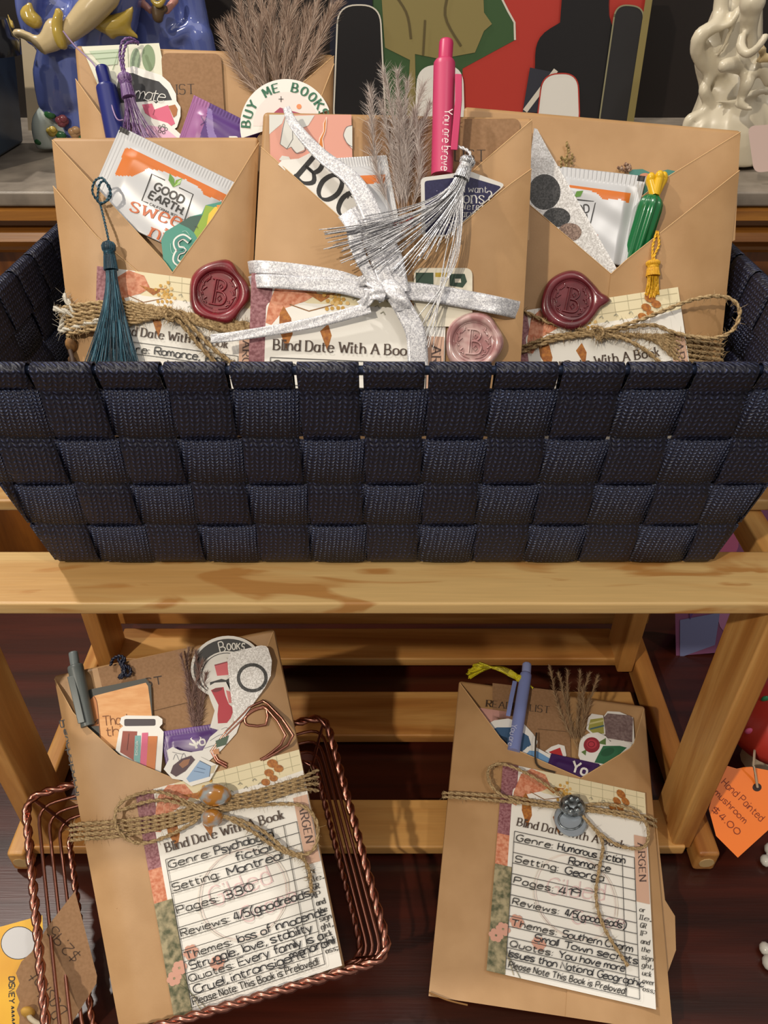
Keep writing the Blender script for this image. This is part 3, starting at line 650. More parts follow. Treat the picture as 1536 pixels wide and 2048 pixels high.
def info_card(P, label, Q, h, vmax, rows):
    V = lambda v: min(v, vmax); L = []
    L += [('poly', [(0, 0), (11, 0), (11, V(48)), (0, V(48))], PLUM)]
    if vmax > 50: L += [('poly', [(0, 46), (11, 46), (11, V(66)), (0, V(66))], CORAL)]
    L += [('poly', [(24, 0), (100, 0), (100, 13), (40, 17), (22, 12)], pm('e4d8b4', .6))]
    for x in range(46, 100, 8): L += [('line', [(x, 0), (x, 12)], .35, pm('b7ad8c', .6))]
    for y in (3.5, 9): L += [('line', [(44, y), (99, y)], .35, pm('b7ad8c', .6))]
    L += [('poly', rrect([(8, 14), (93, 14), (93, V(135)), (8, V(135))], 4), PAPER)]
    L += [('poly', [(13, 5), (20, 0), (30, 2), (34, 9), (28, 13), (18, 17), (11, 26), (8, 25), (9, 17)], CORAL), ('poly', [(27, 8), (36, 9), (44, 8), (36, 13)], RUST),
          ('poly', [(17, 16), (21, 22), (22, 30), (19, 38), (15, 28), (15, 20)], RUST), ('poly', [(36, 28), (40, 24), (42, 30), (40, 38)], RUST), ('line', [(20, 15), (30, 18), (46, 13)], .6, pm('8c6136', .6), '', 's')]
    for i in range(26): L.append(('ell', ((44+7*math.cos(i*2.4)*(i/26), 12+9*math.sin(i*2.4)*(i/26)), 1.1, 1.1, 0, 6), GOLD if i % 3 else pm('dcb877', .6)))
    for a, b, r in ((83, 4, 3.4), (80, 9, 3.0), (86, 8, 3.0), (77, 14, 2.8), (82, 13, 2.6)): L.append(('ell', ((a, b), r, r*.75, 30, 10), RUST))
    for i in range(9):
        y = 10+i % 3*3.2; L.append(('line', [(52+i*2.9, y+1), (53.5+i*2.9, y), (54.4+i*2.9, y+1.5)], .5, pm('9c9a88', .6)))
    L += [('poly', [(91, 28), (99.5, 28), (99.5, V(70)), (91, V(70))], pm('cfa891', .6)), ('text', 'ARGEN', (93.4, 33), (93.4, 57), 4.6, pm('5a4640', .6), 1.0, dict(serif=True))]
    if vmax > 100:
        L.append(('poly', [(0, 66), (11, 66), (11, 136), (0, 136)], OLIVE))
        for i, s in enumerate(('or', 'lle.', 'GR', 'IP', 'and', 'the', 'sign', 'ght,', 'uck', 'over', 'oss;')):
            L.append(('text', s, (92.6, 76+i*5), (92.6+1.75*len(s), 76+i*5), 3.2, CARDINK, .55, dict(serif=True)))
        for cx, cy in ((4, 112), (8, 107), (16, 100), (30, 111)):
            for q in range(6): L.append(('ell', ((cx+2.6*math.cos(q*1.05), cy+2.6*math.sin(q*1.05)), 2.0, 2.0, 0, 8), pm('cf9a86', .6)))
        L += [('line', [(6, 116), (14, 126), (20, 136)], .5, OLIVE, '', 's'), ('line', [(9, 112), (12, 124), (16, 135)], .5, OLIVE, '', 's')]
        L += [('loop', ell((52, 76), 27, 27), .5, pm('e6dcd0', .6)), ('loop', ell((52, 76), 25.4, 26.5), .4, pm('e6d3cc', .6)), ('text', 'Gilded', (34, 78), (70, 74), 11, pm('e3c3c2', .6), .7), ('text', 'Grace', (50, 93), (82, 89), 9, pm('e3c3c2', .6), .7)]
    L += [('text', 'Blind Date With A Book', (12.5, 38.4), (83.5, 38.4), 5.2, BROWN, .85, dict(serif=True))]
    r = lambda k: 42.5+(132-42.5)*k/13
    for k in range(14):
        if r(k) <= vmax: L.append(('line', [(11, r(k)), (90.5, r(k))], .4, CARDINK))
    ve = V(132)
    for x in (11, 82.5, 90.5): L.append(('line', [(x, r(0)), (x, ve)], .4, CARDINK))
    for k, printed, hand in rows:
        y = r(k)-1.2
        if printed: s, x1 = printed; L.append(('text', s, (12.5, y), (x1, y), 4.2, CARDINK, .65))
        for s, x0, x1, dy in hand: L.append(('text', s, (x0, y+dy), (x1, y+dy-.4), 4.7, PEN, .72, dict(jit=.45, gap=1.0)))
    o = [(0, 0), (100, 0), (100, vmax), (0, vmax)]
    return sheet(P, 'info_card', label, 'card', o, PAPER, h, L, Q, .0004, 'printed blind date cards', step=.000012)
def inpoly(p, poly):
    x, y = p; c = False; j = len(poly)-1
    for i in range(len(poly)):
        if (poly[i][1] > y) != (poly[j][1] > y) and x < (poly[j][0]-poly[i][0])*(y-poly[i][1])/(poly[j][1]-poly[i][1])+poly[i][0]: c = not c
        j = i
    return c
class Bump:
    def __init__(s, P, f): s.P, s.f = P, f
    def __call__(s, x, y, h=0): return s.P(x, y, h+s.f(x, y))
def sachet(P, label, q, h, base, regions, marks=(), bulge=.0016, K=ID, group='tea sachets', nu=110, nv=64, seal_=(.11, .11), ridges=44, dent=0.0):
    TL, TR, BR, BL = K(q); mb = MB(); rows = []; pos = []
    regions = [(K(p), m) for p, m in regions]
    def hf(u, v):
        a = min(1, max(0, (v-seal_[0])/.16))*min(1, max(0, (min(u, 1-u)-.07)/.12)); a = a*a*(3-2*a)
        w = bulge*a*(1+.16*math.sin(9*u+5*v)+.12*math.sin(17*v-7*u))
        if v < seal_[0]: w += .00016*math.sin(u*ridges*2*math.pi)
        elif min(u, 1-u) < .075: w += .0001*math.sin(min(u, 1-u)*3*2*math.pi/.075)
        return w
    for i in range(nu+1):
        r, pr = [], []
        for j in range(nv+1):
            u, v = i/nu, j/nv; p = mixp(mixp(TL, TR, u), mixp(BL, BR, u), v); r.append(P(*p, h+.0004+hf(u, v))); pr.append(p)
        rows.append(r); pos.append(pr)
    b = len(mb.v)
    for i in range(nu):
        for j in range(nv):
            p = pos[i][j]; c = ((p[0]+pos[i+1][j+1][0])/2, (p[1]+pos[i+1][j+1][1])/2); m = base
            for poly, mm in regions:
                if inpoly(c, poly): m = mm
            k = nv+1; mb.f.append([i*k+j, i*k+j+1, (i+1)*k+j+1, (i+1)*k+j]); mb.m.append(m); mb.sm.append(True)
    for r in rows: mb.v += r
    ring = [(i, 0) for i in range(nu)]+[(nu, j) for j in range(nv)]+[(i, nv) for i in range(nu, 0, -1)]+[(0, j) for j in range(nv, 0, -1)]
    mb.grid([[rows[i][j], P(*pos[i][j], h)] for i, j in ring], base, False, True)
    mb.face([P(*p, h) for p in (TL, BL, BR, TR)], base)
    # printing follows the bulge: look up (u, v) of a photo point by projecting on the two sides
    du = Vector((TR[0]-TL[0], TR[1]-TL[1])); dv = Vector((BL[0]-TL[0], BL[1]-TL[1])); det = du.x*dv.y-du.y*dv.x
    def f(x, y):
        a, c = x-TL[0], y-TL[1]; u = (a*dv.y-c*dv.x)/det; v = (du.x*c-du.y*a)/det
        return hf(min(1, max(0, u)), min(1, max(0, v)))+.0004
    draw(mb, Bump(P, f), marks, h+.0001, K, .00003)
    return tag(mb.build('tea_sachet', weld=True), label, 'tea sachet', group)
def tassel(P, label, cord, head, hr, ends, n, mats, h, hend=None, sr=.9, cr=1.6, group='bookmark tassels', jit=6, K=ID, loop=None, bend=.35, catg='tassel', wrap=None):
    sc = P.scale(*K(head[0])); T = thing('tassel', label, catg, P(*K(head[1]), h), group)
    hend = h if hend is None else hend
    if cord:
        mb = MB(); rope(mb, along(P, K, cord), cr*sc, mats[0], 2, 6, 5); mb.build('cord', T)
    if loop:
        mb = MB(); rope(mb, along(P, K, loop), cr*sc, mats[0], 2, 6, 5); mb.build('cord', T)
    a, b = Vector(K(head[0])), Vector(K(head[1])); mb = MB(); d = (b-a)
    A, B_ = P(*a, h), P(*b, h); R = hr*sc
    prof = [(0, .35), (.06, .75), (.16, 1.0), (.3, .95), (.38, .72), (.46, .7), (.52, .82), (.75, .9), (1.0, 1.0)]
    mb.tube([A.lerp(B_, t) for t, _ in prof], [R*r for _, r in prof], mats[1 % len(mats)], 14)
    for t in (.38, .43, .48):
        c = A.lerp(B_, t); ax = (B_-A).normalized(); u = ax.orthogonal().normalized(); v = ax.cross(u)
        mb.tube([c+(u*math.cos(x)+v*math.sin(x))*R*.78 for x in [2*math.pi*i/14 for i in range(14)]], R*.10, wrap or mats[0], 5, closed=True)
    for i in range(26):
        x = 2*math.pi*i/26; ax = (B_-A).normalized(); u = ax.orthogonal().normalized(); v = ax.cross(u); dd = u*math.cos(x)+v*math.sin(x)
        mb.tube([A.lerp(B_, t)+dd*R*r for t, r in prof[1:]], R*.07, random.choice(mats), 4, caps=False)
    mb.build('knot', T)
    mb = MB(); E = K(ends); tot = sum(math.dist(p, q) for p, q in zip(E, E[1:]))
    for i in range(n):
        s = tot*(i+random.uniform(.1, .9))/n; q = 0
        while q < len(E)-2 and s > math.dist(E[q], E[q+1]): s -= math.dist(E[q], E[q+1]); q += 1
        e = mixp(E[q], E[q+1], min(1, s/max(1e-6, math.dist(E[q], E[q+1])))); e = (e[0]+random.uniform(-jit, jit), e[1]+random.uniform(-jit, jit))
        f = (i+.5)/n*2-1; pr = Vector((d.y, -d.x)).normalized()*hr*f*.9
        ang = random.uniform(0, 6.28); p0 = (b.x+pr.x*.9, b.y+pr.y*.9); hh = h+math.sqrt(max(0, 1-f*f))*R*.8*random.uniform(-.6, 1)
        L = math.dist(p0, e); dn = d.normalized(); c1 = (p0[0]+dn.x*L*bend, p0[1]+dn.y*L*bend)
        pts = []
        for k in range(11):
            t = k/10; x = p0[0]*(1-t)**2+2*c1[0]*t*(1-t)+e[0]*t*t; y = p0[1]*(1-t)**2+2*c1[1]*t*(1-t)+e[1]*t*t
            w = math.sin(t*5+i)*.6*t; pts.append((x+w, y, hh*(1-t)+(hend+random.uniform(-.0012, .0012)*1)*t))
        mb.tube([P(*p) for p in pts], sr*sc, random.choice(mats), 4)
    tag(mb.build('fringe', T)); return T
def pen(P, label, a, b, r, hm, mats, button=None, clip=None, K=ID, h=None, txt=None, extra=None, group='ball pens', collar=None, nm='ball_pen', catg='pen'):
    sc = P.scale(*K(a)); h = hm; T = thing(nm, label, catg, P(*K(b), h), group)
    A, B_ = P(*K(a), h), P(*K(b), h); r0, r1 = (r if isinstance(r, tuple) else (r, r)); R0, R1 = r0*sc, r1*sc
    mb = MB(); mb.tube([A, A.lerp(B_, .004), A.lerp(B_, .02), A.lerp(B_, .06), B_], [R0*.6, R0*.88, R0*.98, R0, R1], mats[0], 28); mb.build('barrel', T)
    if button:
        p, q, br = button; mb = MB(); S, E = P(*K(p), h), P(*K(q), h); mb.tube([S, S.lerp(E, .04), S.lerp(E, .12), E], [br*sc*.6, br*sc*.9, br*sc, br*sc], mats[1], 24); mb.build('button', T)
    if clip:
        pts, cw, ch, hm_ = clip; mb = MB(); ps = K(pts); rows = []
        for i, p in enumerate(ps):
            hh = h+ch+(.0 if i else -.0012); u = Vector((ps[-1][0]-ps[0][0], ps[-1][1]-ps[0][1])).normalized(); nx = (-u.y*cw/2, u.x*cw/2)
            rows.append([P(p[0]+nx[0], p[1]+nx[1], hh), P(p[0]-nx[0], p[1]-nx[1], hh), P(p[0]-nx[0], p[1]-nx[1], hh-.0014), P(p[0]+nx[0], p[1]+nx[1], hh-.0014)])
        mb.grid(rows, mats[2 % len(mats)], False, False, True); mb.face(rows[0], mats[2 % len(mats)]); mb.face(list(reversed(rows[-1])), mats[2 % len(mats)]); mb.build('clip', T, bevel=.0004, weld=True)
    if txt:
        s, p, q, cap, m, wd = txt; mb = MB(); text(mb, P, s, K(p), K(q), cap, h+R0*.995, m, wd, jit=.25); mb.build('lettering', T)
    return T
PLG = pm('8d7a6a', .9); PLM = [pm('a79385', .9), pm('8c776a', .9), pm('c0afa2', .9), pm('75604f', .9)]
def pampas(P, label, base, tips, h, hair, per, mats=None, K=ID, group='dried pampas grass sprigs', start=.2, hw=.5, ang=(.25, .8), stemr=1.0):
    mats = mats or PLM; T = thing('pampas_grass', label, 'dried grass', P(*K(base), h), group); sc = P.scale(*K(base))
    ms = MB(); mp = MB(); B0 = K(base)
    for tp in K(tips):
        sw = random.uniform(-.1, .1); mid = ((B0[0]+tp[0])/2+sw*(tp[1]-B0[1]), (B0[1]+tp[1])/2-sw*(tp[0]-B0[0])*.3)
        hh = random.uniform(-.002, .004); pts = cat([(B0[0]+random.uniform(-4, 4), B0[1], h), (mid[0], mid[1], h+hh*.6), (tp[0], tp[1], h+hh+.002)], 10)
        W = [P(*p) for p in pts]; ms.tube(W, [stemr*sc*(1-.7*i/(len(W)-1)) for i in range(len(W))], mats[1], 5)
        for _ in range(per):
            s = start+(1-start)*random.random()**.9; i = min(len(W)-2, int(s*(len(W)-1))); f = s*(len(W)-1)-i; p = W[i].lerp(W[i+1], f); d = (W[i+1]-W[i]).normalized()
            u = d.orthogonal().normalized(); v = d.cross(u); an = random.uniform(0, 6.28); o = u*math.cos(an)+v*math.sin(an); a = random.uniform(*ang)
            ln = hair*sc*random.uniform(.5, 1.15)*(1-.45*max(0, s-.6)/.4); e = p+(d*math.cos(a)+o*math.sin(a))*ln; m = p+(d*math.cos(a*.5)+o*math.sin(a*.5))*ln*.5
            side = (e-p).cross(Vector((0, -.8, .6))).normalized()*hw*sc
            mt = random.choice(mats); mp.grid([[p-side*.6, p+side*.6], [m-side, m+side], [e-side*.1, e+side*.1]], mt, False)
    ms.build('stem', T); tag(mp.build('plume', T)); return T
def seal(P, parent, c, r, h, mat, lobes=(), rot=0):
    sc = P.scale(*c); mb = MB(); rows = []; n = 56
    def R(a):
        q = r*(1+.035*math.sin(3*a+1)+.025*math.sin(5*a+2))
        for la, lw, lh in lobes: q += r*lh*math.exp(-(((a-la+math.pi) % (2*math.pi)-math.pi)/lw)**2)
        return q
    prof = [(0, .0016), (.3, .0016), (.6, .0016), (.70, .00165), (.73, .0026), (.78, .0034), (.86, .0036), (.93, .003), (.98, .0018), (1.0, 0)]
    for s, z in prof:
        rows.append([P(c[0]+math.cos(a)*(R(a) if s > .8 else r)*max(s, .002), c[1]+math.sin(a)*(R(a) if s > .8 else r)*max(s, .002), h+z) for a in [2*math.pi*k/n for k in range(n)]])
    mb.grid(rows, mat, True, False, True); mb.face(rows[-1], mat)
    o = mb.build('wax_seal', parent)
    mb = MB(); q = math.radians(rot); tr = lambda x, y: (c[0]+r*(x*math.cos(q)-y*math.sin(q)), c[1]+r*(x*math.sin(q)+y*math.cos(q))); z = h+.0019
    def ln(pts, w): mb.tube([P(*tr(*p), z) for p in pts], w*r*sc, mat, 6)
    ln([(-.14, -.42), (-.14, .42)], .035); ln([(-.06, -.42), (-.06, .42)], .02)
    ln(cat([(-.24, -.42), (.05, -.42), (.2, -.34), (.22, -.2), (.12, -.06), (-.06, -.02)], 5), .035); ln(cat([(-.06, -.02), (.16, .0), (.28, .14), (.24, .34), (.08, .42), (-.24, .42)], 5), .035)
    ln([(.0, -.2), (.06, -.12), (.12, -.2), (.06, -.28), (0, -.2)], .018); ln([(0, .2), (.08, .1), (.15, .2), (.08, .3), (0, .2)], .018)
    for sg in (-1, 1):
        ln(cat([(sg*.1, .56), (sg*.4, .45), (sg*.56, .12), (sg*.5, -.25), (sg*.3, -.48)], 5), .016)
        for k in range(7):
            a = -1.0+k*.32; x, y = sg*.52*math.cos(a*.9), -.54*math.sin(a*.9)*1.0; x2, y2 = sg*(.40 if k % 2 else .62)*math.cos(a*.9+.1), -.6*math.sin(a*.9+.22)
            ln([(x, y), ((x+x2)/2+.02, (y+y2)/2-.03), (x2, y2)], .026)
    ln(ell((0, 0), .69, .69, 0, 40)+[(.69, 0)], .014)
    mb.build('monogram', o); return o
def strands(P, parent, name, paths, r, mat=None, fuzz=0, K=ID, pitch=9.0, fm=None, dh=.0012):
    mb = MB()
    for p in paths: rope(mb, along(P, K, [(a, b, c+dh if c > .003 else c) for a, b, c in p]), r, mat or TWINE, 2, pitch, 5, fuzz, fm)
    return mb.build(name, parent)
def band(P, parent, name, pts, w, mat, K=ID, n=8, t=.0003, ripple=0.0):    # flat ribbon with its own thickness
    q = cat(pts, n); mb = MB(); rows = []
    for i, p in enumerate(q):
        a, b = q[max(i-1, 0)], q[min(i+1, len(q)-1)]; dx, dy = b[0]-a[0], b[1]-a[1]; l = math.hypot(dx, dy) or 1; nx, ny = -dy/l, dx/l
        s = i/(len(q)-1); ww = (w if not isinstance(w, list) else w[0]+(w[1]-w[0])*s)/2; row = []
        for k in range(7):
            f = k/3-1; hh = p[2]+ripple*math.sin(f*4+i*.5); row.append(P(*K((p[0]+nx*ww*f, p[1]+ny*ww*f)), hh))
        for k in range(6, -1, -1):
            f = k/3-1; hh = p[2]+ripple*math.sin(f*4+i*.5)-t; row.append(P(*K((p[0]+nx*ww*f, p[1]+ny*ww*f)), hh))
        rows.append(row)
    mb.grid(rows, mat, True, False, True); return mb.build(name, parent)
FOIL = pm('cfd0d2', .32, .35); ORANGE = pm('cf6f22', .35); FOILW = pm('d9d9da', .3, .1); BLKP = pm('2d2b2a', .4); LEAF = pm('5f8f35', .4)
PURP = pm('58357c', .32); PURPL = pm('9a5f96', .35)
PM, PL, PR, PBK = lean(.349, .3475, 36), lean(.361, .3475, 36), lean(.391, .3475, 36), lean(.391, .3475, 36)
cL, cM, cR, cT, cT2, cB = Crop(80, 240, 3.2), Crop(480, 200, 2.56), Crop(1000, 220, 2.866), Crop(0, 0, 2), Crop(768, 0, 2), Crop(180, 70, 4.042)
ZBK = .3145
def bot(P, TL, BL, t): return ext(P, TL, BL, ZBK+t*math.sin(math.radians(36)), 0)
# ------------------------------------------------------------------ rear left package
t = .022
BL = bot(PBK, (150, 92), (166, 280), 0); BR = bot(PBK, (668, 120), (664, 280), 0)
T = package('brown paper wrapped book at the rear left of the basket with pampas and purple tassel', PBK, (150, 92), (668, 110), BR, BL, t, [(151, 158), (213, 245), (228, 300), (400, 420)], [(668, 112), (562, 203), (500, 300), (400, 420)])
flap(PBK, T, [(668, 128), (640, 200), (600, 300)], (mixp(BR, BL, 0), mixp(BR, BL, .1)), .0020, .0070, .006)
REARG = PBK
sheet(PBK, 'bookmark', 'pale card with green leaf prints at the top left of the rear left package', 'bookmark', [(163, 93), (318, 86), (337, 180), (200, 180)], pm('dcdcc8', .6), .0008, [('ell', ((270, 122), 10, 26, 5), pm('8fa386', .6)), ('ell', ((297, 116), 13, 27, -3), pm('7f9470', .6)), ('line', [(255, 90), (258, 160)], 1.2, pm('a8b39c', .6)), ('poly', [(178, 102), (238, 98), (235, 128), (205, 132)], pm('b8c8ae', .6)), ('line', [(238, 98), (225, 140)], 1.5, pm('9fb08f', .6)), ('line', [(170, 108), (236, 104)], 1, pm('8aa07c', .6)), ('line', [(190, 118), (236, 114)], 1, pm('8aa07c', .6))], t=.0005)
TYPE = pm('3d2f26', .7)
def listcard(P, label, o, h, txt, extra=()):
    return sheet(P, 'reading_list_card', label, 'card', o, KRAFTD, h, [('text',)+txt]+list(extra), t=.0006, group='kraft reading list cards')
listcard(PBK, 'brown kraft list card behind the black sticker in the rear left package', rrect([(322, 106), (442, 107), (454, 320), (335, 320)], 16, 5), .0009, ('LIST', (340, 189), (390, 187), 19, TYPE, 2.2, dict(serif=True)))
pampas(PBK, 'big beige pampas plume rising from the rear left package', (555, 225), [(470, 60), (500, 10), (520, -10), (545, 5), (570, -25), (600, -10), (635, 10), (655, 40), (575, 40), (540, 50), (610, 40), (485, 30), (520, 60), (452, 78), (668, 22), (590, 60)], .003, 66, 420, [pm('a48b7a', .9), pm('8d7464', .9), pm('bda898', .9), pm('7a6354', .9)], start=.2, hw=.5, ang=(.08, .42), stemr=.8)
cap = pm('101a6a', .3); pen(PBK, 'dark blue capped pen in the rear left package', (212, 172), (238, 295), (20, 22), .0058, [pm('1b2470', .35), cap], ((203, 133), (214, 176), 13))
sheet(PBK, 'sticker', 'black and pink die-cut sticker with white script behind the purple tassel', 'sticker', [(228, 190), (236, 150), (244, 138), (266, 132), (290, 140), (322, 150), (340, 166), (352, 188), (353, 202), (361, 214), (361, 232), (354, 254), (344, 262), (300, 252), (236, 240)], WHITE, .0022, [
 ('poly', [(231, 195), (236, 158), (250, 146), (266, 146), (285, 154), (318, 163), (335, 180), (344, 200), (318, 202), (312, 207), (306, 201), (282, 203), (240, 206)], pm('26262b', .5)),
 ('poly', [(284, 209), (304, 207), (309, 219), (336, 210), (350, 247), (338, 254), (310, 240), (290, 226)], pm('d4607f', .5)), ('poly', [(337, 212), (350, 209), (355, 218), (353, 230), (347, 235)], pm('a9662e', .5)), ('line', [(309, 219), (306, 230)], 1.2, pm('8c2f4c', .5)),
 ('text', 'mate', (268, 196), (327, 204), 24, WHITE, 1.6, dict(gap=.4, slant=.15))], group='die-cut stickers')
sheet(PBK, 'sticker', 'pale pink flower sticker below the black sticker in the rear left package', 'sticker', [(290, 240), (308, 238), (335, 246), (352, 260), (372, 278), (380, 300), (270, 300)], WHITE, .0030, [('poly', [(296, 250), (330, 256), (360, 280), (366, 300), (280, 300), (284, 262)], pm('e4b3cf', .5)), ('loop', ell((325, 258), 5, 5), 1, BLKP)]+[('loop', ell((325+7*math.cos(a), 258+7*math.sin(a)), 3, 3, 0, 8), 1, BLKP) for a in (0, 1.25, 2.5, 3.77, 5)]+[('ell', ((345, 285), 14, 9), pm('c98bbf', .5))], group='die-cut stickers')
sachet(PBK, 'purple tea sachet standing in the rear left package', [(388, 190), (545, 268), (500, 350), (350, 300)], .0035, PURP, [([(388, 190), (420, 206), (392, 300), (340, 330)], PURPL), ([(415, 214), (424, 219), (428, 262), (440, 290), (420, 290), (412, 250)], pm('8a72ad', .4))], [('line', [(468, 260), (474, 276), (472, 292)], 3.5, WHITE), ('line', [(474, 276), (488, 265)], 4.5, WHITE), ('line', [(472, 274), (458, 274)], 3.5, WHITE), ('line', [(402, 232), (408, 244), (401, 250)], 1.6, pm('5a3a74', .4))], ridges=26)
bo = ell((572, 252), 92, 94, 0, 44, 165, 340)
def arctext(P, s, c, r, a0, a1, cap, h, mat, w, serif=True):
    mb = MB(); n = len(s)
    for i, ch in enumerate(s):
        if ch == ' ': continue
        a = math.radians(a0+(a1-a0)*(i+.5)/n); x, y = c[0]+r*math.cos(a), c[1]+r*math.sin(a); tx, ty = -math.sin(a), math.cos(a); wd = abs(a1-a0)/n*math.pi/180*r*.36
        text(mb, P, ch, (x-tx*wd, y-ty*wd), (x+tx*wd, y+ty*wd), cap, h, mat, w, serif=serif)
    return mb
st = sheet(PBK, 'sticker', 'round white sticker with green curved lettering beside the pampas plume', 'sticker', bo, WHITE, .0086, [('poly', ell((572, 252), 66, 68, 0, 30, 180, 360), pm('e9dcd8', .5)), ('poly', [(530, 240), (560, 215), (620, 232), (560, 262)], pm('a4405c', .5)), ('ell', ((598, 213), 5, 5), pm('e28f5c', .5)), ('line', [(562, 192), (562, 204)], 1.2, BLKP), ('line', [(557, 198), (567, 198)], 1.2, BLKP)], group='die-cut stickers')
arctext(PBK, 'BUY ME BOOKS', (572, 254), 72, 178, 347, 17, .00930, pm('2f6b50', .5), 4.2).build('lettering', st)
VIO = [nmat('violet_thread', '533566', '8d6aa5', (1200, 1200, 1200), 1, .4), pm('6b4a80', .4), pm('a88fb8', .35)]
tassel(PBK, 'shiny purple tassel over the black sticker in the rear left package', [(277, 86, .004), (262, 77, .008), (246, 82, .010), (240, 110, .010), (247, 150, .011)], ((247, 146), (258, 196)), 13, [(247, 268), (262, 278), (285, 280), (312, 272)], 46, VIO, .0115, .009, .9, 3.0, loop=[(277, 88, .004), (264, 84, .009), (252, 90, .011), (246, 116, .0115), (250, 150, .011)])
mb = MB(); mb.tube(along(PBK, ID, [(126, 62, .010), (150, 92, .008), (190, 132, .007), (214, 182, .009), (232, 235, .012), (246, 240, .011)]), .0004, pm('a58bb5', .4), 5); tag(mb.build('thread'), 'fine lilac thread across the top left corner of the rear left package', 'thread')
# ------------------------------------------------------------------ front left package
BL = bot(PL, (103, 276), (150, 735), 0); BR = bot(PL, (518, 275), (497, 735), 0)
T = package('brown paper wrapped book at the front left of the navy basket with teal tassel', PL, (103, 276), (518, 275), BR, BL, .0115, [(104, 280), (330, 525), (345, 546)], [(518, 285), (430, 430), (345, 546)], botm=.55)
flap(PL, T, [(106, 372), (190, 470), (330, 590)], (BL, mixp(BL, BR, .5)), .0014, .0062, .0052)
LEFTPK = T
oc = pm('c4c5c8', .34, .2)
sachet(PL, 'silver tea sachet with orange torn-edge print in the front left package', [(515, 40), (1330, 440), (1085, 930), (290, 560)], .0012, oc, [
 ([(545, 180), (575, 180), (1190, 480), (1200, 520), (1150, 515), (1050, 480), (1030, 440), (930, 380), (820, 345), (790, 330), (690, 310), (640, 340), (600, 360), (480, 355), (500, 300)], ORANGE),
 ([(508, 42), (578, 55), (566, 96), (508, 78)], BLKP), ([(1256, 402), (1335, 440), (1305, 482), (1244, 440)], BLKP)], [
 ('line', [(800, 385), (715, 345), (652, 515), (692, 532)], 7, BLKP), ('line', [(890, 432), (980, 475), (925, 640), (878, 620)], 7, BLKP),
 ('text', 'GOOD', (728, 442), (906, 534), 47, BLKP, 11), ('text', 'EARTH.', (692, 496), (908, 606), 47, BLKP, 11), ('text', 'CALIFORNIA 1872', (700, 543), (872, 622), 15, BLKP, 2.5),
 ('poly', [(850, 430), (822, 385), (830, 340), (858, 375), (860, 410)], LEAF), ('poly', [(852, 430), (870, 385), (912, 372), (895, 410)], pm('86b04d', .4)),
 ('text', 'sweet', (572, 578), (960, 712), 95, pm('c8622c', .4), 15, dict(serif=True)), ('text', 'ni', (700, 742), (782, 780), 88, pm('c8622c', .4), 15, dict(serif=True))], K=cL, nu=130, nv=70)
st = sheet(PL, 'sticker', 'rainbow banded sticker with teal script low in the front left pocket', 'sticker', [(775, 770), (800, 715), (890, 662), (960, 618), (1035, 600), (1060, 545), (1150, 525), (1180, 510), (1292, 502), (1270, 555), (1240, 640), (1060, 830), (950, 985), (850, 1010), (790, 900)], pm('3f9180', .45), .0040, [
 ('poly', [(890, 662), (960, 618), (1040, 608), (1020, 690), (985, 720), (950, 690)], pm('33574c', .45)), ('poly', [(1040, 608), (1060, 545), (1120, 560), (1100, 640), (1020, 780), (985, 720)], pm('8fae34', .45)), ('poly', [(1080, 600), (1120, 555), (1180, 560), (1170, 610), (1080, 730), (1050, 760)], pm('e7c53f', .45)), ('poly', [(1130, 545), (1180, 540), (1240, 570), (1200, 640), (1120, 700), (1150, 620)], pm('e58f2f', .45)), ('poly', [(1160, 520), (1296, 500), (1270, 560), (1230, 600), (1180, 560)], pm('c4422f', .45)),
 ('line', [(910, 715), (935, 712), (958, 740)], 3, pm('a8d0c4', .5), 's'), ('line', [(835, 790), (840, 840), (858, 860)], 3, pm('a8d0c4', .5), 's'), ('line', [(990, 680), (1010, 690), (1002, 676)], 4, BLKP),
*[('line', p, w_, m_, 's') for w_, m_ in ((40, WHITE), (19, pm('2f8378', .45))) for p in ([(958, 775), (915, 748), (872, 775), (880, 820), (920, 832), (880, 850), (868, 900), (915, 925), (955, 900), (975, 850), (978, 890), (1005, 838), (1015, 868), (1035, 850)], [(1035, 845), (1048, 800), (1052, 835), (1082, 785), (1092, 812), (1112, 780)], [(1140, 655), (1115, 735), (1125, 768), (1155, 740)], [(1092, 712), (1165, 655)], [(1190, 612), (1165, 650), (1180, 690), (1212, 655), (1200, 615), (1222, 625)])]], K=cL, group='die-cut stickers')
QL = Quad((194, 532), (509, 574), (500, 1030), (180, 985))
info_card(PL, 'printed blind date card half behind the teal tassel, front left package', QL, .0072, 66, [(1, ('Genre:', 34), [('Romance,', 38, 66, 0), ('Mystery', 70, 88, 0)]), (2, None, [('Humor', 46, 70, 0)])])
seal(PL, LEFTPK, (436, 584), 60, .0082, WAX, [(-1.2, .3, .12), (1.2, .35, .14), (.2, .3, .06)], 10)
W = lambda pts: pts
strands(PL, LEFTPK, 'twine', [[(120+i*3, 628+i*9, .0015), (150, 620+i*9, .0072+.0006*(i % 2)), (240, 612+i*8, .0085), (337, 622+i*2, .0085), (420, 640+i*3, .008), (500, 652+i*4, .007)] for i in range(-1, 6)]+[[(335, 622, .010), (352, 628, .011), (380, 650, .010), (430, 700, .009), (478, 735, .008)], [(340, 628, .010), (365, 650, .010), (398, 690, .009), (440, 735, .008)], [(338, 615, .010), (330, 632, .011), (345, 640, .011), (352, 622, .010)]], .00115, fuzz=120)
strands(PL, LEFTPK, 'string_end', [[(128, 590, .004), (138, 608, .006), (150, 624, .007)], [(108, 617, .004), (128, 622, .006), (150, 632, .007)], [(128, 640, .004), (120, 660, .003), (150, 655, .007), (200, 640, .009)]], .0014, pm('c9c3b6', .9), 40)
mb = MB()
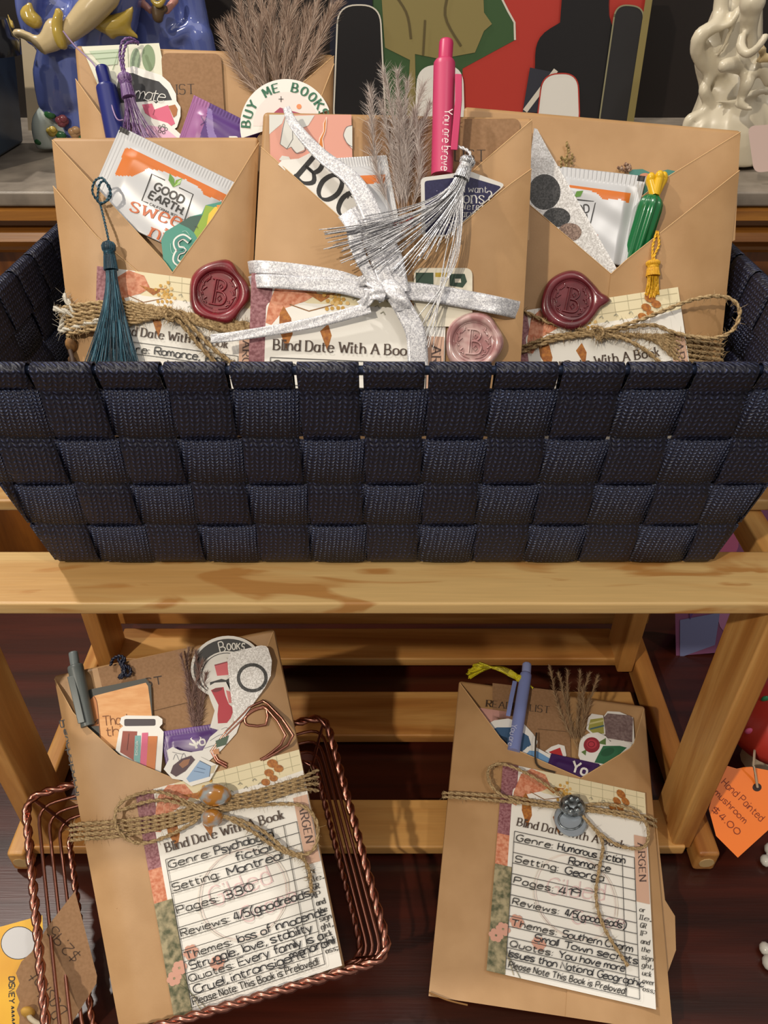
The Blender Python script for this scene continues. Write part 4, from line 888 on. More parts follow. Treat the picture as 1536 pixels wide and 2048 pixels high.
for p, r, m_ in (((142, 690, .004), 12, '9a7040'), ((145, 722, .004), 9, '3a2a1a')): mb.ball(PL(*p), r*PL.scale(142, 690), nmat('seed_'+m_, m_, '6b4a2a', (400, 400, 400), 2, .7), 8, 6, (1, .7, 1.3))
mb.tube(along(PL, ID, [(140, 700, .005), (146, 725, .006), (143, 750, .005)]), .0012, BROWN, 6); mb.build('charm', LEFTPK)
TEAL = [nmat('teal_thread', '12303f', '2b5a6d', (1200, 1200, 1200), 1, .4), pm('1d4456', .4), pm('0f2633', .45), pm('3f7185', .4)]
tassel(PL, 'long dark teal tassel hanging down the front left package', [(200, 405, .008), (206, 430, .010), (213, 460, .012), (218, 486, .0125)], ((216, 482), (222, 540)), 13, [(166, 745), (185, 765), (235, 770), (282, 745)], 150, TEAL, .0125, .0115, 1.0, 2.4, jit=9, loop=[(200, 408, .008), (185, 385, .010), (190, 362, .011), (205, 356, .012), (216, 372, .012), (222, 392, .011), (208, 405, .010), (196, 402, .010), (198, 372, .011), (208, 362, .0115), (221, 378, .011), (214, 400, .010), (202, 408, .009)], bend=.3)
# ------------------------------------------------------------------ right package
TLr = (928, 214); BL = bot(PR, TLr, (905, 735), 0); BR = bot(PR, (1482, 262), (1437, 735), 0)
T = package('brown paper wrapped book at the right of the navy basket with green cactus pen', PR, TLr, (1482, 262), BR, BL, .024, [(930, 300), (1061, 411), (1222, 548)], [(1479, 341), (1256, 517), (1222, 548)], .0085, .0048, botm=.57)
flap(PR, T, [(1481, 264), (1325, 360), (1284, 393)], ((1470, 480), (1330, 540)), .0010, .0024, .0014, 'inner_flap')
RPK = T
mb = MB(); draw(mb, PR, [('poly', [(1125, 350), (1180, 420), (1200, 480), (1140, 420)], pm('b28f5a', .8))], .0002)
def sprig(P, label, base, tips, h, mats):
    T = thing('dried_sprig', label, 'dried flower', P(*base, h), 'dried flower sprigs'); ms = MB(); mf = MB(); sc = P.scale(*base)
    for tp in tips:
        ms.tube([P(*base, h), P((base[0]+tp[0])/2+2, (base[1]+tp[1])/2, h+.001), P(*tp, h+.001)], .00025, mats[0], 4)
        for k in range(12):
            q = mixp(base, tp, .35+.65*k/11); s = (1.1-k/11)*7+1.5; q = (q[0]+random.uniform(-s, s), q[1]+random.uniform(-3, 3)); mf.ball(P(*q, h+random.uniform(0, .002)), random.uniform(1.6, 2.8)*sc, random.choice(mats), 6, 4, (1, .6, 1.3))
    ms.build('stem', T); tag(mf.build('bloom', T), kind=None); return T
sprig(PR, 'small golden dried sprig behind the glitter bookmark', (1133, 345), [(1134, 284), (1124, 312), (1144, 312)], .0012, [pm('8f7a4d', .9), pm('b09a68', .9)])
sprig(PR, 'small pinkish dried sprig above the tea sachet of the right package', (1252, 345), [(1252, 326), (1238, 334), (1260, 332)], .0012, [pm('8a6a58', .9), pm('b39a88', .9)])
sheet(PR, 'sticker', 'scalloped teal sticker peeking out behind the cactus pen', 'sticker', [(1258, 345), (1265, 339), (1285, 338), (1300, 345), (1312, 352), (1322, 343), (1335, 339), (1350, 342), (1352, 350), (1310, 410), (1262, 370)], pm('3f7d74', .5), .0008, [('ell', ((1290, 354), 12, 8), pm('c48466', .5))], group='die-cut stickers')
sachet(PR, 'silver tea sachet leaning beside the green cactus pen', [(300, 318), (840, 380), (720, 900), (300, 800)], .0020, oc, [([(395, 428), (750, 478), (740, 535), (690, 512), (590, 512), (560, 480), (500, 455), (400, 448)], ORANGE), ([(790, 373), (838, 378), (828, 416), (784, 410)], BLKP)], [('line', [(440, 513), (548, 525), (515, 665)], 7, BLKP), ('text', 'OD', (440, 590), (510, 586), 44, BLKP, 8), ('text', 'TH', (440, 645), (500, 640), 44, BLKP, 8), ('poly', [(425, 500), (440, 465), (478, 462), (462, 495)], LEAF), ('line', [(530, 705), (560, 720)], 10, pm('c8622c', .4))], K=cR, ridges=22)
GLW = glitter('white_glitter', 'c4c1bf', 'f4f3f3', 1500, .4, .1, .3); GLB = glitter('black_glitter', '0b0b0c', '4a494b', 1500, .4, .1, .5); GLN = glitter('brown_glitter', '6b5347', 'a98f80', 1500, .4, .1, .5)
sheet(PR, 'bookmark', 'white glitter bookmark with black spots in the right package', 'bookmark', [(195, 103), (214, 110), (262, 200), (345, 345), (560, 720), (668, 905), (625, 950), (420, 800), (150, 560), (170, 300)], GLW, .0042, [('poly', ell((255, 470), 92, 102, 0, 30), GLB), ('poly', ell((325, 615), 78, 56, 0, 26), GLB), ('poly', ell((400, 700), 68, 52, 0, 24), GLN)], cR, t=.0008)
sheet(PR, 'sticker', 'light blue paper corner at the bottom of the right package pocket', 'sticker', [(520, 845), (660, 915), (640, 960), (560, 900)], pm('a9c4dc', .5), .0030, [('line', [(560, 870), (655, 918)], 6, pm('2f3f66', .5))], cR, group='die-cut stickers')
# cactus pen
CG = pm('116b3a', .25, 0, Coat_Weight=.4)
Tc = thing('cactus_pen', 'green ribbed cactus pen topped with a yellow flower in the right package', 'pen', PR(1285, 480, .008), 'ball pens')
mb = MB(); A, B_ = PR(1308, 388, .0080), PR(1262, 536, -.0020); ax = (B_-A).normalized(); u = ax.orthogonal().normalized(); v = ax.cross(u); sc = PR.scale(1308, 390); rows = []
for t_, r in ((0, .1), (.02, .5), (.06, .78), (.12, .95), (.2, 1), (.6, .98), (1, .88)):
    rows.append([A.lerp(B_, t_)+(u*math.cos(x)+v*math.sin(x))*23*sc*r*(1+.075*math.cos(9*x)) for x in [2*math.pi*k/108 for k in range(108)]])
mb.grid(rows, CG, True, False, True); mb.face(rows[0], CG); mb.build('barrel', Tc)
mb = MB(); YF = pm('e3b51c', .3)
for px, py, d in ((1301, 360, 0), (1318, 356, .001), (1326, 358, -.003)): mb.ball(PR(px, py, .0085+d), 11*sc, YF, 12, 8, (.85, .8, 1.3)); mb.tube([PR(px, py, .0085+d), PR(1309, 390, .0085)], [9*sc, 10*sc], YF, 10)
mb.build('flower', Tc)
QR = Quad((1016, 626), (1356, 574), (1424, 1030), (1080, 1082))
info_card(PR, 'printed blind date card behind looped twine, right package', QR, .0094, 62, [(1, ('Genre:', 34), [('Thriller', 40, 78, 0)])])
seal(PR, RPK, (1143, 600), 58, .0102, nmat('pearl_burgundy_wax', '5a1a22', '7d333c', (90, 90, 90), 2, .25, coat=.4), [(0, .16, .32), (2.9, .5, .14), (1.6, .4, .1)], 12)
ma = lambda *q: cR(q)
strands(PR, RPK, 'twine', [[(1042, 620, .007), (1100, 645, .0085), (1194, 665, .009)], [(1042, 695, .007), (1110, 672, .009), (1194, 664, .0095)], [(1035, 708, .007), (1110, 680, .009), (1190, 668, .0095)], [(1194, 665, .010), (1280, 640, .012), (1384, 600, .014), (1450, 594, .013), (1479, 620, .012), (1464, 662, .011), (1418, 677, .010), (1350, 666, .010), (1297, 650, .010), (1194, 668, .010)], [(1196, 670, .010), (1240, 675, .011), (1290, 700, .010), (1330, 735, .009)], [(1186, 656, .011), (1200, 655, .012), (1206, 672, .012), (1192, 678, .011)]]+[[(1200, 668, .009), (1300, 672+i, .008), (1364, 680+i*9, .0065), (1445, 690+i*10, .0005)] for i in range(-1, 6)], .0011, fuzz=160, dh=.0030)
YEL = [nmat('yellow_thread', 'c98f12', 'edbd2a', (1200, 1200, 1200), 1, .5), pm('d9a41c', .5)]
tassel(PR, 'bright yellow tassel on the right flap of the right package', [(1314, 462, .0105), (1306, 490, .011), (1305, 512, .0115), (1306, 528, .0115)], ((1306, 520), (1306, 552)), 13, [(1292, 590), (1302, 596), (1318, 588)], 34, YEL, .0115, .0100, 1.4, 2.6, jit=2, loop=[(1315, 462, .0105), (1318, 490, .011), (1309, 510, .0115), (1308, 528, .0115)])
# ------------------------------------------------------------------ front middle package
BL = bot(PM, (527, 225), (497, 735), 0); BR = bot(PM, (1065, 237), (1040, 735), 0)
T = package('brown paper wrapped book in the middle front of the navy basket with white glitter ribbon', PM, (527, 225), (1065, 237), BR, BL, .022, [(522, 294), (667, 423), (805, 553)], [(1063, 338), (1018, 370), (908, 462), (805, 553)], .0062, .0050, botm=.56)
flap(PM, T, [(1064, 240), (953, 335), (925, 362)], ((1058, 480), (960, 470)), .0010, .0022, .0012, 'inner_flap')
MPK = T
sheet(PM, 'card', 'pink floral printed card with an orange flame at the top left of the middle package', 'card', [(150, 75), (570, 75), (576, 330), (380, 420), (155, 300)], pm('dc9c8b', .5), .0008, [
 ('poly', [(150, 75), (232, 75), (215, 120), (150, 175)], pm('d9d9d4', .5)), ('poly', [(232, 85), (300, 80), (382, 78), (350, 130), (300, 150), (330, 200), (330, 255), (290, 272), (262, 240), (240, 250), (205, 225), (215, 150)], pm('d9d9d4', .5)), ('loop', [(232, 90), (268, 130), (270, 200), (240, 250), (205, 225), (218, 150)], 3, pm('5a5a5e', .5)), ('line', [(268, 130), (310, 200), (335, 255), (290, 272), (262, 240)], 3, pm('5a5a5e', .5), 's'),
 ('poly', [(395, 255), (405, 195), (425, 160), (425, 120), (442, 85), (446, 90), (440, 160), (425, 200), (432, 255)], pm('f0d2c2', .5)), ('poly', [(402, 250), (410, 200), (430, 160), (430, 120), (440, 92), (436, 158), (420, 200), (425, 250)], pm('d07a28', .5)), ('poly', [(575, 130), (545, 140), (530, 180), (548, 220), (575, 250)], pm('d9d9d4', .5)), ('line', [(575, 130), (545, 140), (530, 180), (548, 220), (574, 240)], 3, pm('5a5a5e', .5), 's'), ('poly', [(200, 305), (215, 285), (250, 290), (262, 310), (230, 320)], pm('d9d9d4', .5))], cM, t=.0006)
listcard(PM, 'brown kraft list card behind the pink pen in the middle package', rrect([(724, 239), (1040, 237), (1036, 420), (730, 420)], 14, 5), .0008, ('LIST', (910, 322), (972, 322), 22, TYPE, 2.6, dict(serif=True)))
sachet(PM, 'silver and orange tea sachet behind the ribbon of the middle package', [(480, 298), (750, 282), (830, 700), (560, 700)], .0014, oc, [([(540, 388), (745, 384), (740, 428), (700, 425), (600, 432), (540, 440)], ORANGE), ([(825, 600), (890, 610), (860, 660), (820, 660)], pm('9e2b2b', .4))], [('text', 'red', (800, 665), (890, 640), 60, pm('9e2b2b', .4), 12)], K=cM, ridges=20)
st = sheet(PM, 'sticker', 'white die-cut sticker with bold black lettering under the ribbon of the middle package', 'sticker', [(195, 330), (215, 308), (300, 300), (360, 270), (420, 280), (520, 400), (700, 530), (760, 640), (720, 760), (640, 720)], WHITE, .0044, [('text', 'BOO', (290, 392), (560, 625), 142, pm('1f1e20', .5), 26, dict(serif=True)), ('line', [(545, 470), (575, 500)], 5, BLKP), ('line', [(575, 465), (550, 505)], 5, BLKP)], cM, group='die-cut stickers')
pampas(PM, 'fluffy pale pampas sprig between ribbon and pink pen in the middle package', (806, 470), [(742, 190), (768, 150), (795, 150), (815, 170), (845, 178), (858, 215), (800, 215), (830, 230), (765, 215)], .0036, 50, 420, [pm('c4b7b0', .9), pm('ab9c95', .9), pm('d8cec8', .9), pm('93837a', .9)], start=.25, hw=.35, ang=(.2, .75), stemr=.6)
PINK = pm('c53f6a', .4); PINKD = pm('c22f62', .4)
pen(PM, 'bright pink ballpoint pen with white script standing in the middle package', (889, 122), (884, 351), (21.5, 21.5), .0062, [PINK, PINKD, PINKD], ((893, 80), (890, 126), 14), ([(917, 148), (917, 200), (908, 300)], 14, .0068, 0), txt=('You are brave', (888, 217), (882, 340), 17, pm('ecd9dc', .5), 1.9))
q1, q2, q3 = PM(845, 350, .0122), PM(1015, 375, .0046), PM(905, 465, .0050); PMS = Plane(q1, (q2-q1).cross(q3-q1)); PMS.n = PMS.n if PMS.n.y < 0 else -PMS.n
sheet(PMS, 'sticker', 'navy library sticker with white border under the silver tassel', 'sticker', rrect([(925, 398), (1150, 368), (1180, 365), (1360, 432), (1060, 700), (930, 700)], 26, 4), WHITE, .0, [('poly', rrect([(945, 415), (1160, 390), (1340, 444), (1060, 690), (950, 690)], 14, 3), nmat('starry_navy', '2c2b50', '34335c', (900, 900, 900), 2, .5)),
 ('text', 'you want', (1085, 470), (1265, 474), 34, WHITE, 3.5, dict(serif=True)), ('text', 'spoons?', (1030, 525), (1290, 530), 62, WHITE, 7, dict(serif=True)), ('text', "We're in", (1130, 560), (1262, 563), 36, WHITE, 3.5, dict(serif=True)), ('text', 'library!', (1075, 596), (1205, 600), 36, WHITE, 3.5, dict(serif=True)), ('text', 'so', (1070, 655), (1140, 655), 66, WHITE, 7, dict(serif=True))]+[('ell', ((980+random.random()*330, 440+random.random()*200), 2.5, 2.5, 0, 6), pm('a9a6c8', .5)) for _ in range(30)], cM, group='die-cut stickers')
sheet(PM, 'sticker', 'cream sticker with bold green letter half under the ribbon, right of the ribbon knot', 'sticker', rrect([(890, 860), (1190, 860), (1190, 1160), (890, 1160)], 40, 5), pm('ddd6c4', .5), .0084, [('poly', [(1000, 884), (1066, 884), (1066, 906), (1000, 906)], pm('b79a2c', .5)), ('poly', [(1074, 890), (1150, 890), (1162, 930), (1140, 960), (1074, 950)], pm('25402f', .5)), ('poly', [(1100, 915), (1130, 915), (1132, 935), (1100, 935)], pm('ddd6c4', .5)), ('poly', [(900, 884), (990, 884), (990, 960), (900, 960)], pm('25402f', .5))], cM, group='die-cut stickers')
QM = Quad((503, 546), (893, 566), (880, 1090), (486, 1080))
info_card(PM, 'printed blind date card under the white ribbon, middle package', QM, .0078, 58, [(1, ('Genre:', 33), [('True Crime', 40, 76, 0)])])
seal(PM, MPK, (947, 684), 58, .0078, nmat('translucent_pink_wax', 'a87878', 'c9a9a5', (150, 150, 150), 2, .18, coat=.6, lo=.4, hi=.6), [(-1.0, .35, .1)], 5)
RB = RIBBON
for nm_, pts, ww in (('ribbon', [(497, 536, .0006), (520, 534, .0095), (600, 542, .010), (680, 556, .011), (745, 580, .012)], [26, 30]), ('ribbon', [(500, 566, .0006), (522, 562, .0105), (600, 566, .0112), (680, 572, .0118), (745, 588, .012)], [26, 32]),
  ('ribbon', [(770, 580, .012), (850, 585, .0115), (940, 600, .011), (1000, 612, .0105), (1043, 622, .0006)], [36, 36]), ('ribbon_tail', [(422, 678, .013), (480, 671, .012), (560, 658, .012), (650, 640, .0125), (740, 615, .0135)], [18, 24]),
  ('ribbon_tail', [(572, 214, .012), (590, 252, .013), (640, 308, .013), (700, 355, .014), (730, 400, .015), (755, 460, .015), (780, 520, .0145), (790, 585, .0145)], [14, 58]), ('ribbon_tail', [(690, 425, .013), (705, 450, .0155), (712, 490, .016), (728, 530, .0155), (755, 575, .0145)], [34, 20]), ('ribbon_tail', [(700, 420, .012), (735, 470, .0145), (760, 530, .0148), (782, 585, .0145)], [30, 34]),
  ('ribbon_tail', [(790, 590, .0145), (812, 625, .014), (832, 670, .0135), (836, 735, .012)], [36, 42])):
    band(PM, MPK, nm_, pts, ww, RB, ripple=.00018)
for pts, ww in (([(716, 566, .0125), (735, 560, .0145), (756, 578, .0155), (770, 600, .0135)], [20, 26]), ([(720, 612, .0125), (736, 600, .0148), (752, 578, .0152), (764, 560, .0135)], [22, 18]), ([(770, 560, .0145), (786, 578, .0165), (800, 600, .0165), (806, 620, .0145)], [30, 34]), ([(730, 590, .0135), (748, 588, .0158), (770, 594, .0155)], [26, 20])):
    band(PM, MPK, 'ribbon_knot', pts, ww, RB, ripple=.0005)
SIL = [SILVER, nmat('silver_thread_dark', '77767a', 'bdbdc0', (1500, 1500, 1500), 1, .3, metal=.75), pm('d9d9dc', .3, .5)]
TS = tassel(PM, 'silver tassel fanned out to the left across the middle package', [(905, 292, .010), (925, 296, .012), (940, 306, .014), (940, 322, .0145)], ((938, 314), (922, 358)), 15, [(722, 430), (735, 470), (760, 500), (690, 500), (640, 455), (650, 490), (675, 512), (690, 530), (790, 540), (810, 545), (850, 515), (880, 500), (905, 470)], 70, SIL, .0150, .0165, 1.1, 3.4, jit=10, bend=.28)
tassel_e = [(845, 660), (858, 665), (868, 668)]
mb = MB()
for i in range(12):
    e = (838+i*2.6+random.uniform(-3, 3), 640+random.uniform(-20, 60)); m = (915-i*1.5, 480+random.uniform(-10, 30)); c = cat([(922+random.uniform(-5, 5), 352, .0155), (m[0]+8, m[1]-40, .0165), (m[0]-10, m[1]+40, .0165), e+(.0155,)], 8)
    mb.tube([PM(*p) for p in c], 1.0*PM.scale(900, 450), random.choice(SIL), 4)
tag(mb.build('fringe', TS))
# ------------------------------------------------------------------ copper wire basket on the table
RIMP = Plane((0, .15, .055), (0, -.2, 1))
rc = [RIMP(50, 1595), RIMP(650, 1430), RIMP(782, 1916), RIMP(98, 2118)]
cen = sum(rc, Vector())/4; nrm = RIMP.n
CB = thing('wire_basket', 'open copper wire basket with twisted rim lying on the table at lower left', 'basket', (cen.x, cen.y, .002))
def ringpts(f, d, rad=.012, n=5):
    cs = [cen+(p-cen)*f-nrm*d for p in rc]; out = []
    for i in range(4):
        a, b, c = cs[i-1], cs[i], cs[(i+1) % 4]; s = b+(a-b).normalized()*rad; e = b+(c-b).normalized()*rad
        for j in range(n+1): t = j/n; out.append(s*(1-t)**2+b*2*t*(1-t)+e*t*t)
    return out
def closed(p): return p+[p[0]]
DEP = .040
def dense(p):
    o = []
    for a, b in zip(p, p[1:]):
        m = max(1, int((b-a).length/.004)); o += [a.lerp(b, k/m) for k in range(m)]
    return o+[p[-1]]
mb = MB(); rope(mb, dense(closed(ringpts(1, 0))), .0027, COPPER, 2, 6.5, 7); mb.build('twisted_rim', CB)
mb = MB(); rope(mb, dense(closed(ringpts(.86, DEP))), .0021, COPPER, 2, 6.5, 6); mb.build('twisted_base_ring', CB)
for q in (.28, .52, .76):
    mb = MB(); mb.tube(ringpts(1-.14*q, DEP*q), .0011, COPPER, 7, closed=True); mb.build('side_wire', CB)
r1, r0 = ringpts(1, 0), ringpts(.86, DEP)
for k in (3, 9, 15, 21):
    mb = MB(); mb.tube([r1[k], r0[k]], .0013, COPPER, 7); mb.build('corner_post', CB)
b4 = [cen+(p-cen)*.86-nrm*DEP for p in rc]
for k in range(1, 7):
    mb = MB(); mb.tube([b4[0].lerp(b4[1], k/7), b4[3].lerp(b4[2], k/7)], .0010, COPPER, 6); mb.build('base_wire', CB)
# ------------------------------------------------------------------ lower left package in the copper basket
PD = lean(.177, .04, 55.4)
cD, cD2, cW = Crop(80, 1240, 2.648), Crop(280, 1500, 2.954), Crop(0, 1540, 3.84)
TLd, TRd, BRd, BLd = (108, 1352), (549, 1258), (692, 1945), (240, 2062)
T = package('brown paper wrapped book leaning in the copper wire basket on the table', PD, TLd, TRd, BRd, BLd, .024, [(109, 1358), (150, 1432), (239, 1512), (375, 1568)], [(547, 1262), (486, 1420), (418, 1510), (375, 1568)], .0058, .0046, botm=.36)
DPK = T
mb = MB(); text(mb, PD, 'Psychological', (130, 1440), (160, 1588), 11, .0024, PEN, 2.2, jit=.5, flipy=-1, gap=1.0); mb.build('handwriting', T)
for pts in ([(395, 1690), (300, 1755), (232, 1820)], [(210, 1880), (226, 1850), (240, 1800)]):
    pass
mb = MB(); mb.tube(along(PD, ID, [(296, 1712, .0050), (262, 1765, .0048), (234, 1818, .0046)]), .0004, pm('8d6436', .8), 5); mb.build('paper_crease', T)
listcard(PD, 'folded brown kraft list card behind the orange scroll sticker, lower left package', [(195, 1336), (367, 1297), (395, 1480), (230, 1480)], .0010, ('LIST', (270, 1377), (326, 1368), 16, TYPE, 2.4), [('line', [(306, 1422), (376, 1405)], 1.3, pm('5f452d', .8))])
mb = MB(); TN = thing('tassel', 'small dark navy tassel knot at the top edge of the lower left package', 'tassel', PD(243, 1345, .003), 'bookmark tassels'); NV2 = pm('15192f', .4)
for p in ([(222, 1330), (226, 1318), (240, 1312), (250, 1318), (244, 1330), (246, 1345), (238, 1354), (248, 1352)], [(236, 1318), (245, 1330), (258, 1335), (262, 1345), (254, 1352), (248, 1342), (243, 1356)], [(248, 1316), (240, 1326), (250, 1338), (244, 1348), (240, 1356)]): rope(mb, [PD(x, y, .004+.001*(i % 2)) for i, (x, y) in enumerate(cat(p, 5))], .0011, NV2, 2, 6, 5)
mb.build('cord', TN)
pampas(PD, 'short dusky brown pampas sprig beside the round book sticker, lower left package', (392, 1470), [(362, 1312), (376, 1300), (392, 1305), (404, 1325), (412, 1350), (380, 1350)], .0022, 26, 300, [pm('8a6c63', .9), pm('755750', .9), pm('a3877d', .9)], start=.1, hw=.3, ang=(.2, .8), stemr=.5)
GR = pm('5d6463', .4)
pen(PD, 'grey ballpoint pen at the top left of the lower left package', (150, 1330), (176, 1452), (15, 13), .0062, [GR, pm('70797a', .35), GR], ((146, 1303), (151, 1334), 9), ([(141, 1352), (150, 1390), (163, 1446)], 14, .0058, 0))
SCR = nmat('scroll_orange', 'd99a5e', 'e3ab72', (90, 400, 400), 3, .55)
sheet(PD, 'sticker', 'orange parchment scroll sticker with dark border, lower left package', 'sticker', [(228, 440), (240, 395), (262, 368), (560, 308), (588, 345), (596, 520), (650, 640), (560, 800), (300, 640), (243, 575)], pm('34352f', .5), .0030, [
 ('poly', [(250, 470), (258, 430), (285, 402), (560, 332), (572, 350), (592, 505), (640, 640), (560, 760), (320, 650), (312, 560), (254, 560)], SCR), ('poly', [(250, 470), (258, 430), (285, 402), (302, 440), (312, 560), (254, 560)], pm('c07a44', .55)), ('line', [(285, 402), (302, 440), (314, 560), (322, 640)], 4, pm('7d4a26', .6), 's'), ('line', [(254, 560), (312, 560)], 4, pm('7d4a26', .6)),
 ('text', 'Thank', (335, 560), (480, 545), 50, pm('7d4a26', .6), 4, dict(gap=1.0)), ('text', 'this', (352, 615), (470, 605), 50, pm('7d4a26', .6), 4, dict(gap=1.0)), ('text', 'M', (276, 552), (306, 552), 28, pm('4a2c18', .6), 4)], cD, group='die-cut stickers')
sheet(PD, 'sticker', 'white bordered sticker of four upright coloured books, lower left package', 'sticker', [(422, 545), (430, 515), (455, 505), (625, 508), (648, 525), (648, 550), (632, 568), (655, 592), (650, 690), (636, 860), (520, 800), (400, 690), (420, 580), (440, 562)], WHITE, .0042, [('poly', rrect([(446, 524), (612, 524), (612, 560), (446, 562)], 10, 3), pm('3a2f38', .5)), ('poly', [(438, 588), (515, 590), (498, 745), (424, 700)], pm('93402f', .5)), ('poly', [(503, 612), (534, 612), (530, 760), (496, 740)], pm('6fa7a6', .5)), ('poly', [(540, 598), (572, 596), (566, 775), (530, 760)], pm('d15a80', .5)), ('poly', [(573, 615), (622, 615), (608, 800), (563, 775)], pm('c8722f', .5)), ('line', [(470, 600), (460, 690)], 3, pm('6d2a20', .5)), ('text', 'book', (516, 715), (520, 640), 14, WHITE, 2)], cD, group='die-cut stickers')
sachet(PD, 'purple tea sachet low in the lower left package pocket', [(635, 592), (950, 545), (1010, 760), (680, 840)], .0030, PURP, [([(635, 592), (950, 545), (953, 562), (640, 610)], pm('6a468e', .32))], [('line', [(800, 625), (822, 655), (830, 680)], 13, WHITE, '', 's'), ('line', [(850, 620), (830, 660)], 12, WHITE), ('line', [(790, 655), (820, 664)], 11, WHITE), ('text', 'o', (850, 665), (875, 660), 50, WHITE, 9)], K=cD, bulge=.0008)
rb = sheet(PD, 'sticker', 'round black and white sticker reading BOOKS at the top of the lower left package', 'sticker', ell((990, 250), 192, 166, -8, 40), WHITE, .0030, [('poly', ell((990, 250), 178, 150, -8, 40), pm('29292c', .5)), ('poly', ell((985, 285), 140, 120, -8, 36), WHITE), ('loop', ell((985, 285), 128, 110, -8, 36), 4, pm('29292c', .5)), ('poly', [(900, 330), (1000, 300), (1010, 400), (905, 400)], pm('29292c', .5))], cD, group='die-cut stickers')
mb = MB()
for ch, p, q, cp in (('B', (955, 172), (985, 165), 54), ('O', (992, 160), (1012, 158), 34), ('O', (1018, 157), (1036, 156), 34), ('K', (1042, 156), (1060, 156), 34), ('S', (1066, 157), (1080, 159), 34)): text(mb, PD, ch, cD(p), cD(q), cp/2.648, .00375, WHITE, 2.2)
mb.build('lettering', rb)
sheet(PD, 'sticker', 'small white sticker with a pink cup above the red sock sticker', 'sticker', [(903, 240), (918, 222), (950, 215), (985, 200), (1010, 215), (1015, 300), (985, 318), (925, 302), (905, 275)], WHITE, .0040, [('poly', [(924, 240), (992, 222), (1005, 290), (938, 296)], pm('d9626c', .5)), ('line', [(924, 240), (992, 222)], 6, pm('8f2a38', .5))], cD, group='die-cut stickers')
sheet(PD, 'sticker', 'white sticker with a red sock shape at the right of the lower left package', 'sticker', [(888, 380), (895, 350), (925, 332), (985, 328), (1020, 400), (1045, 440), (1060, 520), (1010, 600), (900, 570), (925, 480), (905, 430)], WHITE, .0046, [('poly', [(905, 372), (930, 360), (972, 355), (982, 400), (1000, 445), (1028, 470), (1010, 520), (990, 545), (942, 548), (940, 500), (945, 450), (920, 400)], pm('b9283c', .5)), ('ell', ((938, 370), 28, 10, -15), pm('7a1a28', .5)), ('poly', [(985, 372), (1010, 380), (1020, 440), (1000, 440)], pm('d97a7a', .5))], cD, group='die-cut stickers')
sheet(PD, 'bookmark', 'pale glitter bookmark with a black ring, lower left package', 'bookmark', [(998, 190), (1010, 172), (1170, 134), (1196, 138), (1208, 150), (1228, 215), (1222, 295), (1190, 360), (1060, 540), (1030, 545), (1020, 480), (994, 250)], GLW, .0076, [('poly', ell((1124, 306), 82, 78, 0, 30), GLB), ('poly', ell((1124, 306), 64, 60, 0, 30), GLW)], cD, t=.0008)
sheet(PD, 'sticker', 'white lacy sticker with a small dark-haired reading figure, lower left package', 'sticker', [(655, 790), (682, 740), (672, 690), (702, 672), (740, 690), (800, 700), (862, 690), (900, 620), (960, 570), (1000, 540), (1060, 545), (1040, 600), (960, 690), (880, 760), (760, 850), (700, 840)], WHITE, .0080, [('line', [(960, 580), (985, 570), (1010, 580)], 3, pm('8a8a8e', .5), 's'), ('line', [(900, 640), (950, 610), (1000, 600)], 3, pm('8a8a8e', .5), 's'), ('line', [(705, 740), (720, 710), (740, 745), (760, 705), (775, 735)], 3, pm('8a8a8e', .5), 's'), ('line', [(870, 680), (930, 660)], 3, pm('8a8a8e', .5)), ('line', [(700, 700), (760, 712)], 2.5, pm('8a8a8e', .5)),
 ('poly', [(690, 810), (705, 770), (750, 735), (800, 718), (820, 740), (770, 800), (720, 830)], pm('472836', .5)), ('poly', [(735, 765), (760, 742), (795, 735), (785, 765), (755, 785)], pm('96623f', .5)), ('poly', [(930, 640), (1000, 610), (985, 660), (935, 675)], pm('3f5a45', .5)), ('poly', [(915, 690), (945, 680), (950, 710), (925, 712)], pm('c98d5c', .5))], cD, group='die-cut stickers')
sheet(PD, 'sticker', 'light blue open book sticker low in the pocket of the lower left package', 'sticker', [(755, 850), (830, 730), (850, 725), (945, 770), (900, 850), (800, 880)], WHITE, .0090, [('poly', [(775, 840), (845, 745), (905, 775), (895, 830), (790, 860)], pm('8fadd0', .5)), ('poly', [(905, 775), (935, 765), (920, 810), (897, 815)], pm('c9bb9c', .5)), ('line', [(845, 745), (905, 775), (897, 830)], 3, pm('2f3f5a', .5)), ('line', [(815, 800), (870, 810)], 3, pm('5a7699', .5)), ('line', [(830, 780), (875, 792)], 3, pm('5a7699', .5))], cD, group='die-cut stickers')
mb = MB()
def wire(pts, hh, r=.0009): mb.tube([PD(*cD(p), hh) for p in cat(pts, 2)], r, COPPER, 6)
for off in (0, 26):
    wire([(990, 780-off*.6), (905+off*.5, 695), (1085, 490+off), (1110+off*.3, 462+off*.7), (1165, 436+off), (1205-off*.2, 442+off), (1342-off*1.6, 610), (1255-off, 700), (1180-off*.5, 740)], .0078)
wire([(1088, 545), (1085, 520), (1115, 490), (1160, 468), (1200, 470), (1196, 555), (1105, 557), (1088, 545)], .0078)
tag(mb.build('paper_clip_bookmark'), 'arrow-shaped rose copper wire clip on the right flap of the lower left package', 'bookmark clip')
QD = Quad((270, 1588), (598, 1499), (684, 1931), (349, 2041))
